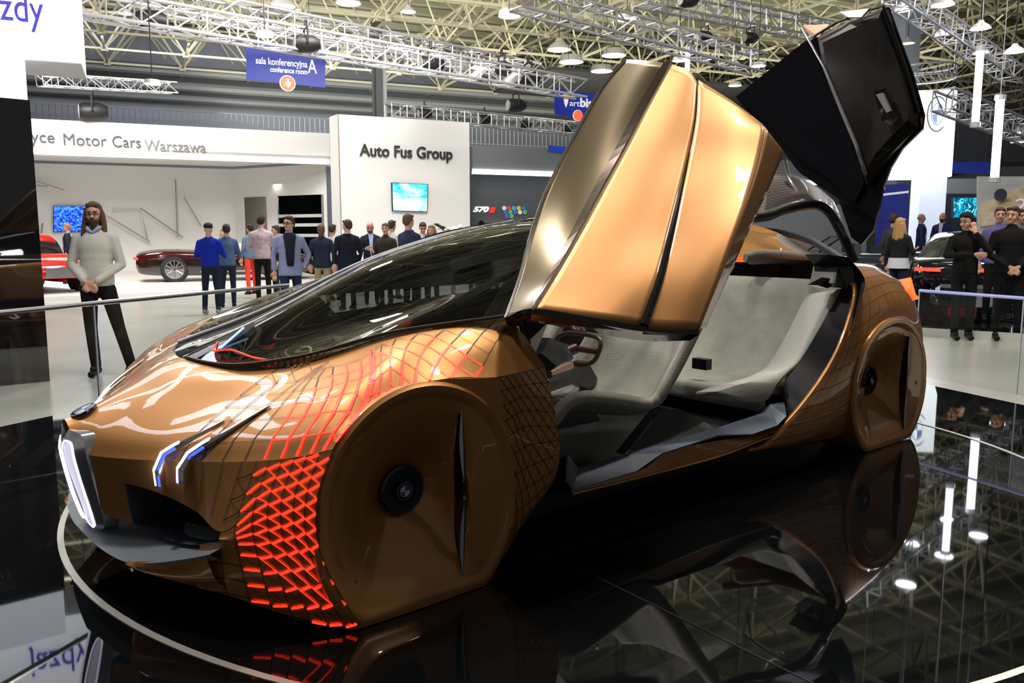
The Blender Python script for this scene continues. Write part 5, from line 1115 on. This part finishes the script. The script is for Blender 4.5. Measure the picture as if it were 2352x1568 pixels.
    n = 20; zz = [1.2, (1.2 + hem) / 2, hem]; rx = [.155, .165, .178 if kind != 'sweater' else .165]
    m.grid([[(math.cos(2 * math.pi * k / n) * a * s * wide, math.sin(2 * math.pi * k / n) * a * .72 * s, z * s) for k in range(n)] for a, z in zip(rx, zz)], 0, wrap=True)
    m.add([(math.cos(2 * math.pi * k / n) * rx[2] * s * wide, math.sin(2 * math.pi * k / n) * rx[2] * .72 * s, hem * s) for k in range(n)] + [(math.cos(2 * math.pi * k / n) * rx[0] * s * wide, math.sin(2 * math.pi * k / n) * rx[0] * .72 * s, 1.2 * s) for k in range(n)], [tuple(range(n)), tuple(range(n, 2 * n))[::-1]])
    m.cap(P(0, .015, 1.46), P(0, .012, 1.515), .078 * s, .066 * s)
    for sh, el, hd, dr in A:
        w = hd + (el - hd).normalized() * .02 * s; m.cap(sh, el, .058 * s, .047 * s, 0, 12); m.cap(el, w, .047 * s, .037 * s, 0, 12)
    tm = topmat or cloth(top); nmn = {'jacket': 'jacket', 'sweater': 'sweater', 'coat': 'coat', 'shirt': 'shirt', 'leather': 'jacket'}[kind]
    o = m.build(nmn, tm, r, smooth=True, fix=False); remesh(o, vc * s, 7)
    if collar is not None:
        for sd in (-1, 1):
            m = MB(); m.tube([(0, -.075 * s, 1.475 * s), (sd * .045 * s, -.062 * s, 1.515 * s), (sd * .068 * s, .0, 1.535 * s)], [.010 * s, .020 * s, .016 * s], 8); m.build('collar', cloth(collar), r, smooth=True)
    if shirt is not None:
        m = MB(); zt, zb2 = 1.49, 1.06
        m.grid([[(x * w_ * vw * s, -(y_ + .012 * (1 - abs(x) * 2)) * s, z * s) for x in (-.5, -.25, 0, .25, .5)] for z, w_, y_ in ((1.52, .09, .062), (1.46, .10, .088), (1.38, .085, .124), (1.25, .07, .132), (1.12, .05 if vw < 1.5 else .065, .130), (1.0, .02 if vw < 1.5 else .05, .128))])
        m.build('shirt_front', cloth(shirt), r, smooth=True, solid=.008)
        m = MB(); m.tube([(math.cos(a) * .062 * s, (math.sin(a) * .058 + .005) * s, (1.515 + .01 * math.sin(a)) * s) for a in [2 * math.pi * k / 16 for k in range(17)]], .014 * s, 6, cap=False); m.build('collar', cloth(shirt), r, smooth=True)
    m = MB(); m.ell(P(0, .005, .93), (.158 * s * wide, .112 * s, .12 * s), 0, 16, 10)
    for k in range(2): m.cap(hips[k] + P(0, 0, -.02), knees[k], .086 * s, .062 * s, 0, 12); m.cap(knees[k], ank[k] + P(0, 0, .02), .062 * s, .052 * s, 0, 12)
    o = m.build('trousers', cloth(bottom), r, smooth=True, fix=False); remesh(o, vc * s, 3)
    for k in range(2):
        a = ank[k]; m = MB(); m.cap(a + P(0, .03, -.03), a + P(0, -.15, -.052), .045 * s, .036 * s, 0, 12); m.ell(a + P(0, -.05, -.01), (.042 * s, .07 * s, .045 * s)); m.v = [(x, y, max(z, .0)) for x, y, z in m.v]; m.build('shoe', cloth(shoes, .4), r, smooth=True, fix=False)
    return r
NV, BK, KH = (.012, .016, .035), (.008, .008, .010), (.30, .24, .12)
def ft(px, py, z=FLOOR): p = on(px, py, z); return (p[0], p[1], z)
def at0(px, y, z=FLOOR): p = at(px, 540, y); return (p[0], p[1], z)
person('bearded man with long brown hair in a pale cream sweater, hands clasped', ft(238, 862), 1.84, R(8), top=(.47, .46, .42), bottom=(.008, .009, .010), hair='long', hc=(.085, .045, .025), arms=('clasp', 'clasp'), kind='sweater', collar=(.30, .34, .48), legs=((.06, .02), (.30, .06)), near=True, beard=(.045, .025, .015), glasses=True, head=(8, 0))
person('man in a bright blue fleece and black cap seen from behind', ft(488, 722), 1.72, R(185), top=(.004, .018, .30), bottom=(.010, .014, .030), hair='cap', hc=(.01, .01, .014), arms=('hold', 'hold'), kind='sweater', legs=((.12, 0), (.14, 0)), shoes=(.25, .25, .28), near=False, wide=1.1)
person('man in a denim shirt raising a phone beside the blue fleece man', at0(520, 17.2), 1.72, R(205), top=(.05, .09, .17), bottom=(.012, .016, .035), hair='short', arms=('hold', 'phone'), kind='shirt', legs=((.10, 0), (.14, 0)))
person('tall man in a checked pink-grey shirt and black trousers seen from behind', ft(606, 694), 1.92, R(200), topmat=picmat('pink_check', [(.35, (.26, .19, .22)), (.5, (.40, .31, .34)), (.65, (.30, .22, .26))], 14, 0, 0), bottom=(.008, .008, .01), hair='short', hc=(.015, .012, .012), arms=('hold', 'hold'), kind='shirt', legs=((.12, .05), (.10, -.05)), head=(-25, 8), wide=1.1)
person('person in bright red trousers half hidden by the checked shirt man', at0(574, 19.6, FLOOR + .101), 1.66, R(230), top=(.10, .16, .25), bottom=(.75, .05, .03), hair='short', arms=('down', 'down'), kind='shirt', legs=((.10, 0), (.16, -.12)))
person('man in a dark suit standing between the checked shirt and the grey blazer', at0(632, 19.5), 1.72, R(-60), top=BK, shirt=(.7, .7, .72), arms=('down', 'down'))
person('man in a light blue-grey blazer and glasses walking towards the car', at0(664, 13.4), 1.80, R(18), top=(.20, .22, .37), bottom=(.010, .018, .055), shirt=(.008, .009, .02), hair='short', hc=(.03, .018, .012), arms=('down', 'pocket'), kind='jacket', glasses=True, vw=2.0, head=(-35, 0), near=True, wide=1.08, legs=((.10, .1), (.12, -.05)))
person('curly haired man in a navy jacket and khaki trousers seen from behind', at0(738, 17.5), 1.72, R(190), top=NV, bottom=KH, hair='bob', hc=(.10, .055, .03), arms=('down', 'down'), wide=1.1)
person('blurred man in a grey shirt behind the navy jacket man', at0(765, 19), 1.74, R(160), top=(.40, .38, .40), bottom=(.10, .11, .13), kind='shirt', arms=('down', 'hold'))
person('stout man in a black suit with white collar, seen from behind near the plant', at0(797, 16.5), 1.80, R(215), top=(.006, .008, .016), bottom=(.01, .01, .015), hair='short', hc=(.05, .03, .018), shirt=(.6, .6, .65), arms=('down', 'down'), kind='coat', head=(20, 0), wide=1.2)
person('bald bearded man in a dark suit and pale blue shirt looking down at a phone', at0(851, 18), 1.80, R(15), top=(.010, .012, .022), shirt=(.35, .45, .70), hair='none', beard=(.08, .05, .035), arms=('hold', 'down'), head=(-10, 22))
person('grey haired man in a black-brown coat looking at the camera', at0(885, 17.2), 1.74, R(-25), top=(.022, .018, .014), hair='short', hc=(.08, .07, .06), arms=('hold', 'down'), kind='coat', head=(20, 0), wide=1.15)
person('blurred dark haired person in grey behind the coat man', at0(902, 19.5), 1.84, R(150), top=(.34, .32, .31), kind='shirt', bottom=(.1, .1, .1), arms=('down', 'down'))
person('man in a navy suit gesturing, seen from behind beside the small screen', at0(940, 14.6), 1.86, R(140), top=(.016, .026, .060), shirt=(.2, .22, .55), bottom=NV, hair='short', hc=(.09, .06, .04), arms=('gesture', 'gesture'), wide=1.15)
person('dark haired man in a black jacket behind the navy suit man', at0(971, 18.3), 1.78, R(10), top=BK, shirt=(.5, .5, .5), arms=('hold', 'hold'), head=(0, 20))
person('fair haired woman in a black top right of the gesturing man', at0(991, 17.0), 1.70, R(-10), top=(.01, .01, .01), hair='long', hc=(.20, .13, .08), kind='sweater', arms=('fold', 'down'))
person('person with curly golden hair just above the windscreen', at0(1106, 19), 1.74, R(170), top=(.06, .05, .04), hair='bob', hc=(.30, .15, .05), arms=('down', 'down'))
person('dark haired person just left of the golden haired one', at0(1090, 20), 1.70, R(170), top=BK, hair='short', arms=('down', 'down'))
person('balding man just above the windscreen, right of the golden hair', at0(1132, 22), 1.86, R(20), top=(.03, .03, .03), hair='none', arms=('down', 'down'))
person('dark haired man above the windscreen beside the stickers', at0(1197, 20), 1.84, R(60), top=(.03, .03, .04), hair='short', arms=('down', 'down'))
person('man in a white shirt seen through the car rear window', at0(1798, 25.6, -.149), 1.92, R(15), top=(.62, .62, .64), hair='none', kind='shirt', arms=('down', 'down'), sk=skin_d)
person('blurred fair haired person seen through the car rear window', at0(1836, 24.6, -.149), 1.72, R(180), top=(.25, .18, .12), hair='bob', hc=(.25, .14, .06), arms=('down', 'down'))
person('small figure in blue seen through the car rear window', at0(1845, 26, -.149), 1.62, R(0), top=(.04, .07, .15), hair='short', arms=('down', 'down'))
person('person in dark red and black seen through the car rear window', at0(1866, 25, -.149), 1.80, R(10), top=(.10, .015, .02), hair='short', arms=('down', 'down'))
person('young man with dark hair behind the blonde woman', at0(2052, 17.5, -.149), 1.80, R(120), top=(.04, .045, .04), hair='short', hc=(.05, .03, .015), arms=('down', 'down'))
person('blonde woman in a short black jacket over a white shirt, left of the dark cars', at0(2068, 14.4, -.149), 1.66, R(120), top=(.012, .012, .013), bottom=(.012, .018, .045), hair='long', hc=(.42, .25, .10), kind='leather', arms=('hold', 'down'))
o = [c for c in COL.objects if c.name.startswith('person')][-1]
mb = MB(); mb.lathe([(.165, .98), (.175, .90), (.185, .80), (.0, .80)], n=18); sh_ = mb.build('shirt_hem', cloth((.6, .62, .68)), o, smooth=True)
person('grey haired man in a navy suit facing right', at0(2115, 24.8, -.149), 2.0, R(75), top=(.014, .024, .075), bottom=NV, shirt=(.6, .65, .75), hair='fringe', hc=(.3, .27, .25), arms=('down', 'down'))
person('bald bearded man in a navy suit with pale shirt facing left', at0(2162, 24.4, -.149), 2.02, R(-40), top=(.012, .016, .065), bottom=NV, shirt=(.45, .45, .5), hair='none', beard=(.02, .015, .015), arms=('down', 'hold'))
person('man all in black with one hand at his neck and the other arm across', ft(2205, 779), 1.82, R(-12), top=(.007, .007, .008), bottom=(.006, .008, .009), hair='short', hc=(.012, .01, .01), arms=('across', 'neck'), kind='sweater', near=True, head=(-48, 12), legs=((.10, .06), (.10, 0)))
person('tall young man all in black with hands clasped at his waist', ft(2305, 780), 1.90, R(-14), top=(.007, .007, .008), bottom=(.006, .007, .008), hair='short', hc=(.045, .028, .018), arms=('clasp', 'clasp'), kind='shirt', near=True, head=(-35, 0), legs=((.14, .05), (.16, 0)), wide=1.1)
person('person in a violet shirt between the two men in black', at0(2294, 13.2, -.149), 1.80, R(-25), top=(.10, .085, .22), bottom=BK, hair='short', hc=(.06, .04, .03), arms=('down', 'down'), kind='shirt')
person('person at the right edge behind the tall man in black', at0(2342, 13.4, -.149), 1.78, R(0), top=(.12, .11, .11), bottom=BK, hair='short', arms=('down', 'down'))
person('man in a dark suit in front of the blue streak screen', at0(154, 24.0, FLOOR + .101), 1.72, R(-70), top=(.012, .014, .025), bottom=BK, shirt=(.4, .4, .5), hair='short', hc=(.25, .12, .06), arms=('down', 'down'))
# ================================================================== other cars, plant, flowers
tyre = mat('tyre', (.01, .01, .011), rough=.7); rimm = mat('rim', (.5, .5, .52), rough=.2, metal=.9)
def other_car(name, label, pos, rz, L=4.9, Wd=1.9, paint=None, paint2=None, roof=True, wr=.36, wb=3.0, ro=.95, zs=None, lightm=None, seatm=None):
    """nose towards +x; origin on the ground in the middle"""
    t = thing(name, label, 'car', pos, rz); hw = Wd / 2; x0, x1 = -L / 2, L / 2; rwx = x0 + ro; fwx = rwx + wb
    st = [(x0, .42, .72, .66), (x0 + .12, .26, .84, .86), (x0 + .6, .2, .92, .98), (rwx, .2, .93, 1.0), (rwx + .8, .18, .90, 1.0), (0, .18, .88, 1.0), (fwx - .8, .18, .90, 1.0), (fwx, .2, .90, 1.0), (x1 - .55, .22, .82, .97), (x1 - .15, .26, .72, .86), (x1, .36, .62, .66)]
    net = []
    for x, zb3, zt3, w in st:
        half = [(hw * w * .90, zb3), (hw * w * .99, zb3 + .12), (hw * w, (zb3 + zt3) / 2 + .05), (hw * w * .97, zt3 - .10), (hw * w * .86, zt3), (hw * w * .45, zt3 + .04), (0, zt3 + .05)]
        net.append([(x, y, z) for y, z in half] + [(x, -y, z) for y, z in half[::-1][1:]])
    P = Net(net).pts(4, 3); mb = MB(); mb.grid(P); mb.add(P[0], [tuple(range(len(P[0])))]); mb.add(P[-1], [tuple(range(len(P[-1])))])
    if paint2:
        zc = .66
        for i, f in enumerate(mb.f):
            if np.mean([mb.v[k][2] for k in f]) < zc: mb.m[i] = 1
    mb.build('body_shell', [paint, paint2 or paint], t, smooth=True, sharp=60)
    if roof:
        gr = [(x0 + .45, .92, .80, .80), (x0 + 1.25, 1.30, .62, .80), (x0 + 2.0, 1.42, .60, .80), (x0 + 2.8, 1.40, .60, .80), (x1 - 1.45, .92, .72, .80)]
        net = []
        for x, zt3, w, wbt in gr:
            net.append([(x, hw * .84, .88), (x, hw * (w * .4 + .5), .88 + (zt3 - .88) * .55), (x, hw * w, zt3 - .05), (x, hw * w * .5, zt3), (x, 0, zt3 + .01), (x, -hw * w * .5, zt3), (x, -hw * w, zt3 - .05), (x, -hw * (w * .4 + .5), .88 + (zt3 - .88) * .55), (x, -hw * .84, .88)])
        P = Net(net).pts(5, 3); mb = MB(); mb.grid(P)
        for i, f in enumerate(mb.f):
            c = np.mean([mb.v[k] for k in f], 0)
            if c[2] > 1.22 and x0 + 1.0 < c[0] < x0 + 3.1: mb.m[i] = 1
        mb.build('cabin', [mat('dark_car_glass', (.02, .025, .03), rough=.05, coat=1), paint], t, smooth=True, sharp=40)
    else:
        for yy in (-.42, .42):
            mb = MB(); mb.box((.35, yy, .98), (.22, .5, .34), top=(.7, .8)); mb.build('seat', seatm, t)
        mb = MB(); mb.box((-.55, 0, .96), (.5, 1.3, .20), top=(.8, .9)); mb.build('rear_deck', seatm, t)
        mb = MB(); wsp = [(1.35, -.76, .93), (.75, -.62, 1.33), (.75, .62, 1.33), (1.35, .76, .93)]; mb.add(wsp, [(0, 1, 2, 3)]); mb.build('windscreen', glass('wscr', (.7, .75, .75), .8), t); mb = MB(); mb.tube(wsp, .025, 6); mb.build('windscreen_frame', gloss_black, t)
    for sx, x in ((1, fwx), (-1, rwx)):
        for sy in (1, -1):
            n = 24; yo = hw * .995 * sy
            def ring(prof, m, mb): mb.grid([[(x + r * math.cos(2 * math.pi * k / n), yo + sy * y, wr + r * math.sin(2 * math.pi * k / n)) for k in range(n)] for r, y in prof], m, wrap=True)
            mb = MB(); ring([(wr * 1.09, -.25), (wr * 1.09, .004), (wr * .5, .0)], 0, mb); mb.v = [(a_, b_, max(c_, .03)) for a_, b_, c_ in mb.v]; mb.build('wheel_arch', tyre, t)
            mb = MB(); ring([(wr * .72, -.02), (wr * .74, .022), (wr * .97, .018), (wr, .0), (wr, -.20), (.05, -.20)], 0, mb); wo = mb.build('wheel', tyre, t, smooth=True, sharp=40)
            mb = MB(); ring([(wr * .75, .0), (wr * .75, .028), (wr * .70, .028), (wr * .68, .002), (.0, .0)], 0, mb)
            for k in range(12):
                a = 2 * math.pi * k / 12; mb.tube([(x + .05 * math.cos(a), yo + sy * .022, wr + .05 * math.sin(a)), (x + wr * .7 * math.cos(a), yo + sy * .026, wr + wr * .7 * math.sin(a))], .013, 5)
            mb.build('rim', rimm, wo, smooth=True, sharp=40)
    for sy in (1, -1):
        mb = MB(); mb.box((x0 + .05, hw * .56 * sy, .70), (.12, .46, .07), rz=-.25 * sy); mb.build('tail_light', lightm or mat('car_tail', (.7, .02, .01), emit=(1, .04, .02), es=2.2), t)
        mb = MB(); mb.box((x1 - .10, hw * .62 * sy, .66), (.14, .34, .10), rz=.25 * sy); mb.build('head_light', mat('car_head', (.6, .62, .68), rough=.15, metal=.5), t)
        mb = MB(); mb.tube([(rwx + .7, (hw + .0) * sy, .30), (fwx - .6, (hw) * sy, .30)], .012, 5); mb.build('side_trim', rimm, t)
    mb = MB(); mb.box((x1 - .02, 0, .50), (.1, .62, .24)); mb.build('radiator_grille', rimm, t)
    return t
maroon = mat('maroon_paint', (.055, .004, .005), rough=.15, metal=.3, coat=1); dkm = mat('dark_maroon', (.012, .004, .004), rough=.15, coat=1)
pr = on(363, 648, FLOOR + .1); c = pr + HXv * 1.68 + HYv * .0
other_car('convertible_car', 'dark maroon open-top convertible with cream seats in front of the white stand', (c[0] - HYv[0] * -.0, c[1] + .9, FLOOR + .101), HA, 5.25, 1.94, maroon, dkm, roof=False, wr=.37, wb=3.1, ro=1.05, seatm=mat('cream_leather', (.62, .56, .45), rough=.6))
redp = mat('red_paint', (.50, .012, .008), rough=.2, metal=.2, coat=1)
a = on(128, 678, FLOOR + .1)
other_car('red_car', 'bright red car partly hidden by the black tower and the bearded man', (a[0] - 1.9, a[1] + 1.9, FLOOR + .101), -R(38), 4.3, 1.85, redp, None, True, .34, 2.6)
bkp = mat('black_paint', (.006, .006, .008), rough=.06, coat=1, spec=.8)
a = at(2215, 620, 15.9); other_car('black_car', 'black coupe seen from behind with glowing red tail lights, right of the blonde woman', (a[0] + 1.15, a[1] + 2.2, -.149), R(60), 4.7, 1.9, bkp, None, True)
a = at(1968, 600, 22.4); other_car('dark_car', 'dark convertible-like car between the copper car and the blonde woman', (a[0] + .2, a[1] + 0, -.149), R(172), 4.6, 1.85, mat('grey_paint', (.05, .055, .06), rough=.12, metal=.4, coat=1), None, False, seatm=mat('black_leather', (.02, .02, .02), rough=.5))
a = at(1790, 600, 18.5); other_car('grey_car', 'dark grey car seen through the copper car rear opening', (a[0] - .3, a[1] + 1.2, -.149), R(12), 4.6, 1.85, mat('graphite_paint', (.035, .037, .04), rough=.15, metal=.4, coat=1), None, True)
# plant and flowers
pp = at0(824, 20.6); pt = thing('potted_plant', 'leafy green plant between the black suited man and the bald man', 'plant', pp)
mb = MB(); mb.lathe([(0, 0), (.16, 0), (.22, .42), (.19, .42), (0, .38)], n=16); mb.build('pot', mat('pot_white', (.6, .6, .6)), pt, smooth=True, sharp=40)
mb = MB()
for k in range(130):
    a = random.uniform(0, 6.28); el = random.uniform(.1, 1.4); L = random.uniform(.25, .5); d = np.array([math.cos(a) * math.cos(el), math.sin(a) * math.cos(el), math.sin(el)]); s_ = np.cross(d, [0, 0, 1]); s_ /= np.linalg.norm(s_); p0 = np.array([0, 0, .4]); p1 = p0 + d * L * .6; p2 = p0 + d * L + np.array([0, 0, -.08])
    mb.add([p0, p1 + s_ * .04, p2, p1 - s_ * .04], [(0, 1, 2, 3)])
lf = mb.build('leaves', mat('leaf', (.02, .16, .03), rough=.5), pt, fix=False)
fp = at(1040, 528, 17.5); fl = thing('flower_vase', 'white flowers with dark leaves on a stand just above the windscreen edge', 'flowers', (fp[0], fp[1], FLOOR))
zt3 = fp[2] - FLOOR
mb = MB(); mb.lathe([(0, 0), (.15, 0), (.05, .1), (.05, zt3 - .3), (.12, zt3 - .25), (.10, zt3 - .02), (0, zt3 - .02)], n=14); mb.build('vase', mat('vase', (.5, .5, .5), rough=.3), fl, smooth=True, sharp=40)
mb = MB()
for k in range(26): mb.ell((random.uniform(-.22, .26), random.uniform(-.15, .15), zt3 + random.uniform(-.02, .09)), (.05, .05, .035), 0, 8, 5)
mb.build('blossoms', mat('petal', (.7, .68, .58), rough=.6), fl, smooth=True)
mb = MB()
for k in range(9): mb.tube([(-.1, 0, zt3 - .05), (-.15 - .03 * k, 0, zt3 + .05 + .01 * k), (-.34 + .01 * k, random.uniform(-.1, .1), zt3 + random.uniform(0, .14))], [.012, .02, .003], 4)
mb.build('dark_leaves', mat('leaf_dark', (.01, .03, .015)), fl)
